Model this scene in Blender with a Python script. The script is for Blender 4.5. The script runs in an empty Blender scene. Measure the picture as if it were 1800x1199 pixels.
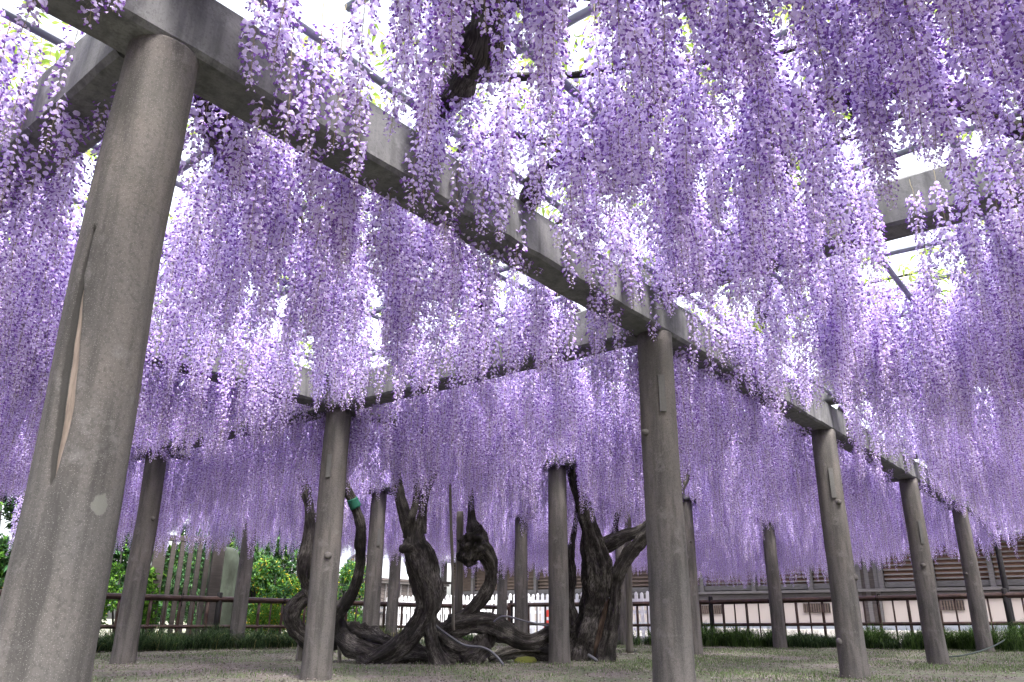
import bpy, math, random
import numpy as np
from mathutils import Vector, Matrix, noise as mn

# ------------------------------------------------------------------ camera, world, sun, exposure
SC = bpy.context.scene
COL = SC.collection
CAM = np.array([-1.1483, -2.8314, 0.5469])          # metres; X along the long beams, Y along the cross beams
YAW, PITCH, ROLL, FPX = 0.895689, 0.348348, 0.008118, 1356.31
cy, sy, cp, sp, cr, sr = (math.cos(YAW), math.sin(YAW), math.cos(PITCH), math.sin(PITCH), math.cos(ROLL), math.sin(ROLL))
_f = np.array([sy*cp, cy*cp, sp]); _r = np.array([cy, -sy, 0.0]); _u = np.cross(_r, _f)
RM = np.array([cr*_r + sr*_u, -sr*_r + cr*_u, _f])
cam_d = bpy.data.cameras.new('camera'); cam_d.sensor_width = 36; cam_d.lens = FPX/1800*36
cam_d.clip_start = 0.05; cam_d.clip_end = 2000
cam = bpy.data.objects.new('camera', cam_d); COL.objects.link(cam)
m = Matrix.Identity(4)
for i in range(3):
    m[i][0], m[i][1], m[i][2], m[i][3] = RM[0][i], RM[1][i], -RM[2][i], CAM[i]
cam.matrix_world = m
SC.camera = cam

SUN_EL, SUN_AZ = math.radians(58), math.radians(205)  # azimuth clockwise from +Y
w = bpy.data.worlds.new('World'); SC.world = w; w.use_nodes = True
nt = w.node_tree; nt.nodes.clear()
wo = nt.nodes.new('ShaderNodeOutputWorld'); bg = nt.nodes.new('ShaderNodeBackground'); sk = nt.nodes.new('ShaderNodeTexSky')
sk.sky_type = 'NISHITA'; sk.sun_disc = False; sk.sun_elevation = SUN_EL; sk.sun_rotation = SUN_AZ
sk.air_density = 1.0; sk.dust_density = 5.0; sk.ozone_density = 1.0
bg.inputs['Strength'].default_value = 0.15
hs = nt.nodes.new('ShaderNodeHueSaturation'); hs.inputs['Saturation'].default_value = 0.35      # thin bright overcast
nt.links.new(sk.outputs[0], hs.inputs['Color']); nt.links.new(hs.outputs[0], bg.inputs['Color']); nt.links.new(bg.outputs[0], wo.inputs['Surface'])
sl = bpy.data.lights.new('sun', 'SUN'); sl.energy = 1.4; sl.angle = math.radians(14); sl.color = (1.0, 0.96, 0.9)
so = bpy.data.objects.new('sun', sl); COL.objects.link(so)
sd = Vector((math.sin(SUN_AZ)*math.cos(SUN_EL), math.cos(SUN_AZ)*math.cos(SUN_EL), math.sin(SUN_EL)))
so.rotation_euler = sd.to_track_quat('Z', 'Y').to_euler(); so.location = (0, 0, 30)
SC.view_settings.view_transform = 'Standard'; SC.view_settings.look = 'None'
SC.view_settings.gamma = 1.0; SC.view_settings.use_curve_mapping = False
SC.view_settings.exposure = 2.6
SC.render.engine = 'CYCLES'
SC.cycles.max_bounces = 6; SC.cycles.diffuse_bounces = 4; SC.cycles.transmission_bounces = 6
SC.cycles.use_denoising = True; SC.cycles.denoising_prefilter = 'NONE'

# ------------------------------------------------------------------ small helpers
rng = np.random.default_rng(7)
random.seed(7)
SA, SB = 4.2763, 4.0240            # pillar spacing of the trellis

def ray(x, y): return RM.T @ np.array([(x-900)/FPX, -(y-600)/FPX, 1.0])
def at(x, y, dep): return CAM + ray(x, y)*dep                       # a point at its own distance
def on_z(x, y, z):
    d = ray(x, y); return CAM + d*((z-CAM[2])/d[2])
def project(p):
    d = (np.asarray(p)-CAM) @ RM.T
    return 900+FPX*d[..., 0]/d[..., 2], 600-FPX*d[..., 1]/d[..., 2], d[..., 2]

class MB:
    def __init__(s): s.v = []; s.f = []; s.m = []; s.uv = []; s.n = 0; s.a = []
    def add(s, v, f, mat=0, uv=None, a=None):
        v = [tuple(map(float, p)) for p in v]
        s.v += v; b = s.n; s.n += len(v)
        for k, q in enumerate(f):
            s.f.append(tuple(i+b for i in q)); s.m.append(mat)
            s.uv.append([(uv[i] if uv else (0, 0)) for i in q])
        s.a += list(a) if a is not None else [0.0]*len(v)
        return s
    def box(s, c, d, mat=0, rz=0, bev=0.0, top=1.0):
        x, y, z = d[0]/2, d[1]/2, d[2]/2
        b = min(bev, x*.45, y*.45, z*.45)
        C, S = math.cos(rz), math.sin(rz)
        if b <= 0:
            pts = [(sx*x*(top if sz > 0 else 1), sy_*y*(top if sz > 0 else 1), sz*z) for sz in (-1, 1) for sy_ in (-1, 1) for sx in (-1, 1)]
            fs = [(0, 2, 3, 1), (4, 5, 7, 6), (0, 1, 5, 4), (2, 6, 7, 3), (0, 4, 6, 2), (1, 3, 7, 5)]
        else:                                                       # octagon rings
            pts = []; 
            def ring(zz, i):
                X, Y = x-i, y-i
                return [(X-b, -Y, zz), (X, -Y+b, zz), (X, Y-b, zz), (X-b, Y, zz), (-X+b, Y, zz), (-X, Y-b, zz), (-X, -Y+b, zz), (-X+b, -Y, zz)]
            for zz, i in ((-z, b*.8), (-z+b, 0), (z-b, 0), (z, b*.8)): pts += ring(zz, i)
            fs = [tuple(range(7, -1, -1)), tuple(range(24, 32))]
            for k in range(3):
                for i in range(8): fs.append((k*8+i, k*8+(i+1) % 8, k*8+8+(i+1) % 8, k*8+8+i))
        s.add([(c[0]+p[0]*C-p[1]*S, c[1]+p[0]*S+p[1]*C, c[2]+p[2]) for p in pts], fs, mat); return s
    def tube(s, pts, rad, n=8, mat=0, cap=True, flute=0, fk=5, twist=0, lump=0, lf=3.0, seed=0, vs=1.0):
        P = [Vector(p) for p in pts]; R = list(rad) if hasattr(rad, '__len__') else [rad]*len(P)
        T = [((P[min(i+1, len(P)-1)]-P[max(i-1, 0)]).normalized()) for i in range(len(P))]
        ref = Vector((0, 0, 1)) if abs(T[0].z) < .9 else Vector((1, 0, 0))
        N = T[0].cross(ref).normalized(); V = []; UV = []; L = 0
        for i, p in enumerate(P):
            N = (N - T[i]*N.dot(T[i])).normalized(); Bn = T[i].cross(N)
            if i: L += (P[i]-P[i-1]).length
            for k in range(n+1):
                a = 2*math.pi*(k % n)/n
                d = N*math.cos(a)+Bn*math.sin(a); r = R[i]
                if flute: r *= 1+flute*math.cos(fk*a+twist*L)+flute*.5*math.cos((2*fk-3)*a-twist*.7*L+seed)
                q = p+d*r
                if lump: q = q + d*(R[i]*lump*mn.noise(q*lf+Vector((seed*7.3, 0, 0)))+R[i]*lump*.6*mn.noise(q*lf*2.7))
                V.append(q); UV.append((k/n, L*vs))
        F = [(i*(n+1)+k, i*(n+1)+k+1, (i+1)*(n+1)+k+1, (i+1)*(n+1)+k) for i in range(len(P)-1) for k in range(n)]
        if cap:
            F.append(tuple(range(n-1, -1, -1))); o = (len(P)-1)*(n+1); F.append(tuple(range(o, o+n)))
        s.add(V, F, mat, UV); return s
    def build(s, name, mats, parent=None, smooth=True, attr=None):
        me = bpy.data.meshes.new(name); me.from_pydata(s.v, [], s.f)
        for q in (mats if isinstance(mats, (list, tuple)) else [mats]): me.materials.append(M[q])
        me.polygons.foreach_set('material_index', s.m)
        uvl = me.uv_layers.new(name='UVMap'); flat = [c for f in s.uv for p in f for c in p]; uvl.data.foreach_set('uv', flat)
        if attr:
            at_ = me.attributes.new(attr, 'FLOAT', 'POINT'); at_.data.foreach_set('value', s.a)
        if smooth:
            me.polygons.foreach_set('use_smooth', [True]*len(me.polygons))
        me.update()
        return link(name, me, parent)

def link(name, me, parent=None):
    o = bpy.data.objects.new(name, me); COL.objects.link(o)
    if parent is not None: o.parent = parent
    return o
def empty(name, loc=(0, 0, 0)):
    o = bpy.data.objects.new(name, None); o.empty_display_size = .2; COL.objects.link(o); o.location = loc; return o
def tag(o, label=None, cat=None, group=None, kind=None):
    if label: o['label'] = label
    if cat: o['category'] = cat
    if group: o['group'] = group
    if kind: o['kind'] = kind
    return o
def np_mesh(name, V, F, mats, parent=None, mi=None, attr=None, smooth=False):
    me = bpy.data.meshes.new(name or 'mesh'); V = np.asarray(V, dtype=np.float32).reshape(-1, 3); F = np.asarray(F, dtype=np.int32)
    k = F.shape[1]
    me.vertices.add(len(V)); me.vertices.foreach_set('co', V.ravel())
    me.loops.add(F.size); me.loops.foreach_set('vertex_index', F.ravel())
    me.polygons.add(len(F)); me.polygons.foreach_set('loop_start', np.arange(0, F.size, k, dtype=np.int32))
    me.polygons.foreach_set('loop_total', np.full(len(F), k, dtype=np.int32))
    for q in mats: me.materials.append(M[q])
    if mi is not None: me.polygons.foreach_set('material_index', np.asarray(mi, dtype=np.int32))
    if attr is not None:
        a = me.attributes.new('tint', 'FLOAT', 'FACE'); a.data.foreach_set('value', np.asarray(attr, dtype=np.float32))
    me.polygons.foreach_set('use_smooth', np.full(len(F), smooth))
    me.update(calc_edges=True)
    return link(name, me, parent) if name else me
def smooth_path(pts, n=6):                                          # Catmull-Rom through rows of numbers
    P = np.asarray(pts, float); Q = np.vstack([2*P[0]-P[1], P, 2*P[-1]-P[-2]]); out = []
    for i in range(1, len(Q)-2):
        for t in np.linspace(0, 1, n, endpoint=False):
            a, b, c, d = Q[i-1], Q[i], Q[i+1], Q[i+2]
            out.append(.5*((2*b)+(c-a)*t+(2*a-5*b+4*c-d)*t*t+(-a+3*b-3*c+d)*t**3))
    out.append(P[-1]); return np.array(out)

# ------------------------------------------------------------------ materials
M = {}
def mat(name, fn):
    q = bpy.data.materials.new(name); q.use_nodes = True; q.node_tree.nodes.clear(); M[name] = q
    N = NT(q.node_tree); out = N.new('ShaderNodeOutputMaterial'); sh = fn(N)
    N.link(sh, out.inputs['Surface']); return q
class NT:
    def __init__(s, t): s.t = t
    def new(s, k, **kw):
        n = s.t.nodes.new(k)
        for a, b in kw.items(): setattr(n, a, b)
        return n
    def link(s, a, b): s.t.links.new(a, b)
    def co(s, kind='Object', scale=(1, 1, 1)):
        if kind == 'World': o = s.new('ShaderNodeNewGeometry').outputs['Position']
        else: o = s.new('ShaderNodeTexCoord').outputs[kind]
        mp = s.new('ShaderNodeMapping'); mp.inputs['Scale'].default_value = scale; s.link(o, mp.inputs['Vector']); return mp.outputs[0]
    def noise(s, vec, scale, detail=4, rough=.6, dist=0):
        n = s.new('ShaderNodeTexNoise'); n.inputs['Scale'].default_value = scale; n.inputs['Detail'].default_value = detail
        n.inputs['Roughness'].default_value = rough; n.inputs['Distortion'].default_value = dist; s.link(vec, n.inputs['Vector']); return n.outputs['Fac']
    def ramp(s, fac, stops, interp='LINEAR'):
        r = s.new('ShaderNodeValToRGB'); e = r.color_ramp.elements; r.color_ramp.interpolation = interp
        while len(e) < len(stops): e.new(.5)
        for k, (p, c) in enumerate(stops):
            e[k].position = p; e[k].color = (c, c, c, 1) if not hasattr(c, '__len__') else (*c, 1)
        s.link(fac, r.inputs[0]); return r.outputs[0]
    def mix(s, fac, a, b, mode='MIX'):
        n = s.new('ShaderNodeMix', data_type='RGBA', blend_type=mode)
        if hasattr(fac, 'is_linked'): s.link(fac, n.inputs[0])
        else: n.inputs[0].default_value = fac
        for q, i in ((a, 6), (b, 7)):
            if hasattr(q, 'is_linked'): s.link(q, n.inputs[i])
            else: n.inputs[i].default_value = (*q, 1)
        return n.outputs[2]
    def attr(s, name): return s.new('ShaderNodeAttribute', attribute_name=name).outputs['Fac']
    def rand(s): return s.new('ShaderNodeObjectInfo').outputs['Random']
    def bump(s, h, strength, dist=.01):
        b = s.new('ShaderNodeBump'); b.inputs['Strength'].default_value = strength; b.inputs['Distance'].default_value = dist
        s.link(h, b.inputs['Height']); return b.outputs[0]
    def pbsdf(s, col, rough=.8, spec=.3, nor=None, metal=0):
        p = s.new('ShaderNodeBsdfPrincipled'); p.inputs['Roughness'].default_value = rough; p.inputs['Specular IOR Level'].default_value = spec
        p.inputs['Metallic'].default_value = metal
        if hasattr(col, 'is_linked'): s.link(col, p.inputs['Base Color'])
        else: p.inputs['Base Color'].default_value = (*col, 1)
        if nor: s.link(nor, p.inputs['Normal'])
        return p.outputs[0]
    def leafy(s, col, tr, tcol=None):
        d = s.new('ShaderNodeBsdfDiffuse'); t = s.new('ShaderNodeBsdfTranslucent'); x = s.new('ShaderNodeMixShader')
        x.inputs[0].default_value = tr
        for q, c in ((d, col), (t, tcol if tcol is not None else col)):
            if hasattr(c, 'is_linked'): s.link(c, q.inputs['Color'])
            else: q.inputs['Color'].default_value = (*c, 1)
        s.link(d.outputs[0], x.inputs[1]); s.link(t.outputs[0], x.inputs[2]); return x.outputs[0]

def concrete(base, warm, speck):
    def fn(N):
        v = N.co('Object'); 
        big = N.noise(v, 1.7, 5, .65); st = N.noise(N.co('Object', (6, 6, .7)), 2.2, 4, .6); fine = N.noise(v, 70, 3, .7)
        c = N.mix(N.ramp(big, [(.32, 0), (.68, 1)]), base, warm)
        c = N.mix(N.ramp(st, [(.44, 0), (.66, .8)]), c, tuple(x*.42 for x in base))
        c = N.mix(N.ramp(N.noise(v, .9, 6, .7, .6), [(.5, 0), (.64, .55)]), c, (base[0]*.62, base[1]*.64, base[2]*.58))
        c = N.mix(N.ramp(N.noise(v, 4.5, 5, .7), [(.57, 0), (.68, .75)]), c, tuple(min(1, x*1.5) for x in base))
        vo = N.new('ShaderNodeTexVoronoi'); vo.inputs['Scale'].default_value = 190; N.link(v, vo.inputs['Vector'])
        c = N.mix(N.ramp(vo.outputs['Distance'], [(.10, speck), (.26, 0)]), c, (.42, .40, .39))
        c = N.mix(N.ramp(fine, [(.35, .5), (.5, 0)]), c, tuple(x*.5 for x in base))
        wob = N.noise(v, 22, 5, .7)
        def mask(nm):                                               # ragged edges from noise on a smooth painted mask
            ma = N.new('ShaderNodeMath', operation='MULTIPLY_ADD'); N.link(wob, ma.inputs[0]); ma.inputs[1].default_value = .7; N.link(N.attr(nm), ma.inputs[2]); return ma.outputs[0]
        c = N.mix(N.ramp(mask('groove'), [(.72, 0), (.95, .85)]), c, (.035, .033, .031))
        c = N.mix(N.ramp(mask('scar'), [(.78, 0), (.88, .95)]), c, N.mix(N.ramp(N.noise(N.co('Object', (9, 9, 1.2)), 6, 5), [(.35, 0), (.65, 1)]), (.13, .102, .085), (.25, .20, .168)))
        c = N.mix(N.ramp(mask('blotch'), [(.8, 0), (.86, .8)]), c, (.135, .135, .122))
        return N.pbsdf(c, .9, .25, N.bump(N.mix(.5, fine, N.noise(v, 14, 4, .6)), .5, .006))
    return fn
mat('concrete_pillar', concrete((.088, .083, .081), (.110, .097, .090), .38))
mat('concrete_beam', concrete((.115, .115, .122), (.138, .136, .14), .1))
def plaque_f(N):
    v = N.co('Object'); n = N.noise(v, 60, 3)
    return N.pbsdf(N.mix(n, (.065, .064, .063), (.11, .108, .106)), .9, .2, N.bump(n, .5, .004))
mat('cement_patch', plaque_f)
mat('pipe_steel', lambda N: N.pbsdf(N.mix(N.ramp(N.noise(N.co('World', (1, 1, 1)), 3.0, 4), [(.35, 0), (.7, 1)]), (.10, .11, .14), (.2, .21, .25)), .45, .5))
def bark_f(N):
    v = N.co('UV', (7, 1.1, 1)); o = N.co('Object')
    a = N.noise(v, 3.2, 8, .72, .8); b = N.noise(o, 3.0, 5, .6); f = N.noise(N.co('UV', (26, 4, 1)), 4, 6, .7, .5)
    c = N.ramp(a, [(.3, (.010, .009, .009)), (.48, (.035, .030, .028)), (.68, (.12, .108, .10))])
    c = N.mix(N.ramp(b, [(.48, 0), (.62, .8)]), c, N.ramp(a, [(.35, (.05, .045, .04)), (.65, (.26, .24, .22))]))
    c = N.mix(N.ramp(N.noise(o, 1.7, 4, .6), [(.52, 0), (.62, .85)]), c, (.012, .011, .011))
    c = N.mix(N.ramp(f, [(.42, .85), (.55, 0)]), c, (.012, .011, .011))
    return N.pbsdf(c, .9, .2, N.bump(N.mix(.5, a, f), 1.0, .035))
mat('bark', bark_f)
mat('bark_raw', lambda N: N.pbsdf(N.mix(N.ramp(N.noise(N.co('UV', (14, 2, 1)), 3, 6), [(.35, 0), (.65, 1)]), (.03, .02, .016), (.12, .085, .065)), .9, .2))
def post_f(N):
    v = N.co('UV', (10, .6, 1)); a = N.noise(v, 3, 6, .65); 
    c = N.ramp(a, [(.3, (.07, .062, .055)), (.7, (.27, .25, .225))])
    return N.pbsdf(c, .9, .2, N.bump(a, .6, .01))
mat('weathered_wood', post_f)
def board_f(a, b):
    def fn(N):
        n = N.noise(N.co('World', (1.2, 1.2, 9)), 4, 6, .65, .4); n2 = N.noise(N.co('World'), 1.1, 4)
        c = N.mix(N.ramp(n, [(.3, 0), (.7, 1)]), a, b); c = N.mix(N.ramp(n2, [(.5, 0), (.75, .4)]), c, tuple(x*.45 for x in a))
        return N.pbsdf(c, .85, .25, N.bump(n, .3, .005))
    return fn
mat('wood_grey', board_f((.10, .093, .095), (.16, .15, .15)))
mat('wood_pale', board_f((.17, .155, .15), (.26, .24, .23)))
mat('wood_frame', board_f((.03, .026, .024), (.06, .052, .048)))
mat('wood_dark', board_f((.035, .03, .03), (.09, .075, .07)))
mat('wood_slat', board_f((.11, .08, .066), (.19, .145, .12)))
mat('reed_panel', board_f((.17, .10, .07), (.26, .16, .11)))
mat('bamboo_brown', lambda N: N.pbsdf(N.mix(N.ramp(N.noise(N.co('World', (1, 1, 1)), 5, 4), [(.3, 0), (.7, 1)]), (.028, .017, .015), (.065, .038, .032)), .5, .25))
mat('post_black', lambda N: N.pbsdf(N.mix(N.noise(N.co('World', (3, 3, .6)), 5, 5), (.008, .008, .010), (.028, .026, .028)), .7, .2))
mat('rope_black', lambda N: N.pbsdf((.012, .012, .012), .9, .1))
mat('white_paint', lambda N: N.pbsdf(N.mix(N.ramp(N.noise(N.co('World', (1, 1, .5)), 3, 5), [(.4, 0), (.8, .5)]), (.74, .74, .77), (.55, .56, .58)), .6, .3))
mat('plaster_white', lambda N: N.pbsdf(N.mix(N.ramp(N.noise(N.co('World', (1, 1, .5)), .9, 5), [(.4, 0), (.8, .5)]), (.70, .74, .80), (.58, .62, .68)), .9, .2))
mat('plaster_cream', lambda N: N.pbsdf(N.mix(N.ramp(N.noise(N.co('World', (1, 1, .5)), .8, 5), [(.4, 0), (.8, .5)]), (.50, .44, .40), (.43, .37, .335)), .9, .2))
mat('base_blue', lambda N: N.pbsdf(N.mix(N.noise(N.co('World'), 2, 5), (.3, .33, .38), (.4, .43, .48)), .85, .2))
mat('stone_pale', lambda N: N.pbsdf(N.mix(N.ramp(N.noise(N.co('World'), 6, 6), [(.35, 0), (.65, 1)]), (.3, .29, .27), (.55, .54, .52)), .9, .2, N.bump(N.noise(N.co('World'), 20, 5), .4, .01)))
mat('stone_green', lambda N: N.pbsdf(N.mix(N.ramp(N.noise(N.co('World', (1, 1, .4)), 3.5, 6), [(.35, 0), (.65, 1)]), (.018, .021, .016), (.045, .056, .043)), .9, .2, N.bump(N.noise(N.co('World'), 12, 5), .6, .02)))
mat('tile_dark', lambda N: N.pbsdf(N.mix(N.noise(N.co('World'), 3, 5), (.09, .095, .105), (.17, .175, .19)), .6, .35))
mat('dark_void', lambda N: N.pbsdf((.012, .012, .014), .7, .3))
mat('window_pane', lambda N: N.pbsdf((.12, .15, .19), .25, .5))
mat('red_plastic', lambda N: N.pbsdf((.75, .06, .035), .45, .4))
mat('white_band', lambda N: N.pbsdf((.8, .8, .8), .4, .4))
mat('pvc_grey', lambda N: N.pbsdf(N.mix(N.noise(N.co('World'), 9, 3), (.055, .055, .07), (.10, .10, .12)), .5, .4))
mat('hose_green', lambda N: N.pbsdf((.045, .06, .055), .6, .3))
mat('tape_green', lambda N: N.pbsdf((.012, .09, .06), .6, .3))
mat('mossy_stone', lambda N: N.pbsdf(N.mix(N.noise(N.co('World'), 25, 4), (.22, .25, .04), (.34, .36, .1)), .9, .2))
def ground_f(N):
    v = N.co('World'); a = N.noise(v, .55, 6, .65); b = N.noise(v, 16, 6, .75); c_ = N.noise(v, 70, 4, .7); g = N.noise(v, 2.4, 5, .6)
    lit = N.ramp(c_, [(.3, (.075, .064, .056)), (.5, (.18, .16, .145)), (.68, (.30, .275, .255))])
    gr = N.ramp(b, [(.3, (.07, .09, .05)), (.7, (.17, .205, .12))])
    c = N.mix(N.ramp(N.mix(.45, a, g), [(.44, 0), (.56, .85)]), lit, gr)
    c = N.mix(N.ramp(b, [(.34, .35), (.44, 0)]), c, (.08, .065, .052))
    return N.pbsdf(c, .95, .1, N.bump(N.mix(.5, b, c_), .9, .02))
mat('soil', ground_f)
mat('paving', lambda N: N.pbsdf(N.mix(N.noise(N.co('World'), 8, 6, .7), (.2, .195, .19), (.3, .29, .28)), .95, .1))
def flower(c0, c1, c2, tr):
    def fn(N):
        c = N.mix(N.attr('tint'), c0, c1); c = N.mix(N.ramp(N.rand(), [(0, 0), (1, .55)]), c, c2)
        return N.leafy(c, tr)
    return fn
mat('petal_banner', flower((.77, .69, .92), (.61, .50, .85), (.74, .64, .89), .52))
mat('petal_keel', flower((.22, .10, .45), (.34, .18, .59), (.33, .16, .50), .4))
mat('raceme_stem', flower((.26, .23, .15), (.24, .18, .14), (.27, .22, .15), .2))
def leaf(c0, c1, c2, tr):
    def fn(N):
        t = N.attr('tint'); c = N.ramp(t, [(0, c0), (.55, c1), (1, c2)]); return N.leafy(c, tr)
    return fn
mat('leaf_young', leaf((.20, .30, .05), (.30, .40, .09), (.42, .46, .15), .55))
mat('leaf_shrub', leaf((.03, .09, .015), (.08, .19, .03), (.17, .29, .05), .3))
mat('leaf_bluish', leaf((.03, .085, .035), (.07, .15, .07), (.13, .22, .1), .3))
mat('leaf_yellow', leaf((.35, .28, .03), (.45, .35, .04), (.5, .4, .08), .3))
mat('leaf_dark', leaf((.012, .03, .012), (.03, .06, .025), (.07, .11, .045), .25))
mat('blade_green', leaf((.032, .06, .018), (.065, .12, .034), (.12, .19, .06), .3))
mat('blade_dark', leaf((.016, .034, .016), (.04, .066, .034), (.09, .125, .065), .25))
mat('blade_dry', leaf((.16, .17, .06), (.25, .24, .1), (.33, .3, .16), .3))
mat('grass_blade', leaf((.07, .105, .045), (.12, .17, .075), (.21, .26, .13), .3))
mat('litter', leaf((.085, .068, .06), (.20, .17, .158), (.34, .30, .31), .15))

# ------------------------------------------------------------------ ground and paving
def rise(x, y): return 0.013*max(0.0, min(1.0, (x-15)/3))*max(0.0, min(9.0, 8.5-y))   # the ground climbs a little to the far right
gm = MB(); xs = np.concatenate([[-400, -100, -30], np.arange(-6, 30, .5), [45, 120, 500]]); ys = np.concatenate([[-400, -100, -30], np.arange(-9, 27, .5), [45, 120, 500]])
for x in xs:
    for y in ys:
        z = .02*mn.noise(Vector((x*.5, y*.5, 0)))*(1 if -7 < x < 30 and -10 < y < 27 else 0)+rise(x, y)-.02
        gm.v.append((x, y, z))
gm.n = len(gm.v); gm.a = [0.0]*gm.n
ny = len(ys)
for i in range(len(xs)-1):
    for j in range(ny-1):
        gm.f.append((i*ny+j, (i+1)*ny+j, (i+1)*ny+j+1, i*ny+j+1)); gm.m.append(0); gm.uv.append([(0, 0)]*4)
tag(gm.build('ground', 'soil'), kind='structure')
pv = MB(); pv.box((22.2, 4.5, .06), (5.2, 34, .12)); tag(pv.build('path', 'paving', smooth=False), kind='structure')

# ------------------------------------------------------------------ trellis: pillars, beams, poles
trellis = tag(empty('wisteria_trellis', (0, 0, 0)), 'grey concrete pergola of log-like pillars, beams and pole grid carrying the flowers', 'pergola')
PB, BH, BW = 2.78, .34, .27
def pillar(ix, iy, h=PB+.005, dark=False):
    x, y = ix*SA, iy*SB; s = ix*3+iy*11+5
    near = (ix, iy) == (0, 0)
    nn, nz = (160, 260) if near else (28, 30)
    V, F, A, Gv, Bv = [], [], [], [], []
    r0, r1 = (.152, .140) if not dark else (.075, .06)
    for k in range(nz+1):
        t = k/nz; z = -.08+t*(h+.08); r = r0+(r1-r0)*t
        r *= 1+.025*mn.noise(Vector((s, z*1.6, 0)))+(.06*max(0, 1-z/.25) if not dark else 0)
        cx = .018*mn.noise(Vector((s+9, z*.8, 3))); cy_ = .018*mn.noise(Vector((s+31, z*.8, 7)))
        for j in range(nn):
            a = 2*math.pi*j/nn; rr = r*(1+.012*mn.noise(Vector((math.cos(a)*4+s, math.sin(a)*4, z*6)))+.022*mn.noise(Vector((math.cos(a)*1.5+s, math.sin(a)*1.5, z*1.3)))); sc = gr_ = bl_ = 0.0
            if near:                                                # a long peeled scar up the face of this pillar
                t2 = (z-.98)/.84
                if -.1 < t2 < 1.12:
                    ca = math.radians(214-9*min(max(t2, 0), 1)+1.5*math.sin(z*7)) ; d = (a-ca+math.pi) % (2*math.pi)-math.pi
                    wig = .03*mn.noise(Vector((0, z*9, 1)))
                    tw = .24*math.sqrt(max(0, min(1, (t2+.02)/.3, (.82-t2)/.5)))     # peeled tan strip
                    dw = .26*math.sqrt(max(0, min(1, (t2+.04)/.4, (1.1-t2)/.6)))      # dark groove beside it
                    if tw > .02: sc = max(0, min(1, 1.6-1.6*abs(d-wig-tw/2)/(tw/2+.02))); rr -= .012*min(1, sc)
                    if dw > .02: gr_ = max(0, min(1, 1.6-1.6*abs(d-wig+dw/2)/(dw/2+.03))); rr -= .022*gr_
                bd = math.hypot(((a-math.radians(279)+math.pi) % (2*math.pi)-math.pi)*.15, (z-.9)*.9); bl_ = max(0, 1-bd/.06)
            Gv.append(gr_); Bv.append(bl_)
            V.append((cx+rr*math.cos(a), cy_+rr*math.sin(a), z)); A.append(sc)
    for k in range(nz):
        for j in range(nn): F.append((k*nn+j, k*nn+(j+1) % nn, (k+1)*nn+(j+1) % nn, (k+1)*nn+j))
    F.append(tuple(range(nz*nn, nz*nn+nn)))
    o = MB().add(V, F, 0, None, A).build('pillar', 'post_black' if dark else 'concrete_pillar', trellis, attr='scar')
    if near:
        for nm, vals in (('groove', Gv), ('blotch', Bv)): o.data.attributes.new(nm, 'FLOAT', 'POINT').data.foreach_set('value', vals)
    o.location = (x, y, 0); return o
pil = {}
for ix in range(0, 5):
    for iy in range(0, 4): pil[ix, iy] = pillar(ix, iy)
for iy in (0, 1, 2, 3): pil[5, iy] = pillar(5, iy, dark=True)
for ix in (-1, 1, 2, 3, 4): pil[ix, -1] = pillar(ix, -1, h=PB+BH)
pil[-1, 0] = pillar(-1, 0); pil[-1, 1] = pillar(-1, 1); pil[0, -1] = pillar(0, -1, h=PB+BH)

def to_cam(ix, iy, off=0.0):
    d = CAM[:2]-np.array([ix*SA, iy*SB]); return math.atan2(d[1], d[0])+off
def knot(ix, iy, z, off, r=.035, ln=.045):
    r *= .75; ln = min(ln, .022)
    a = to_cam(ix, iy, off); k = MB(); n = 12
    base = [(.115, r*1.5), (.14, r*1.25), (.148+ln*.4, r), (.148+ln, r*.85), (.148+ln, r*.1)]
    V = [(d, rr*math.cos(2*math.pi*j/n)*(1+.12*math.sin(3*j)), rr*math.sin(2*math.pi*j/n)) for d, rr in base for j in range(n)]
    F = [(i*n+j, i*n+(j+1) % n, (i+1)*n+(j+1) % n, (i+1)*n+j) for i in range(len(base)-1) for j in range(n)]+[tuple(range((len(base)-1)*n, len(base)*n))]
    o = k.add(V, F).build('knot', 'concrete_pillar', pil[ix, iy]); o.location = (0, 0, z); o.rotation_euler = (0, 0, a)
def patch(ix, iy, z0, z1, off, wd=.34):
    a = to_cam(ix, iy, off); k = MB(); n = 6; V = []
    for z in (z0, z1):
        for r in (.140, .1555):
            for j in range(n+1):
                q = a-wd/2+wd*j/n; rr = r*(1-.02*(z/2.8)); V.append((rr*math.cos(q), rr*math.sin(q), z))
    o = n+1; F = []
    for j in range(n):
        F += [(o+j, o+j+1, 3*o+j+1, 3*o+j), (2*o+j, 2*o+j+1, 3*o+j+1, 3*o+j)[::-1] if 0 else (2*o+j, 3*o+j, 3*o+j+1, 2*o+j+1), (j, j+1, o+j+1, o+j)]
    F += [(0, o, 3*o, 2*o), (o-1, 2*o-1, 4*o-1, 3*o-1)]
    k.add(V, F).build('cement_patch', 'cement_patch', pil[ix, iy], smooth=False)
patch(1, 0, 2.1, 2.4, .25); patch(2, 0, 1.95, 2.3, .2); patch(3, 0, 1.75, 2.1, .45); patch(2, 2, 1.8, 2.1, .3); patch(1, 1, 2.0, 2.25, -.4)
knot(2, 0, 1.9, .55); knot(2, 0, .36, -.95, .05, .02); knot(3, 0, 1.42, .1, .04); knot(1, 1, 1.18, .1, .045, .03); knot(2, 0, 1.05, 1.35, .045, .03)
knot(1, 2, 1.85, .6); knot(3, 1, 1.6, -.3, .03); knot(1, 0, 1.95, -.9, .03); knot(4, 0, 1.5, -.6, .03); knot(3, 1, 2.0, .5, .03)
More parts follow.
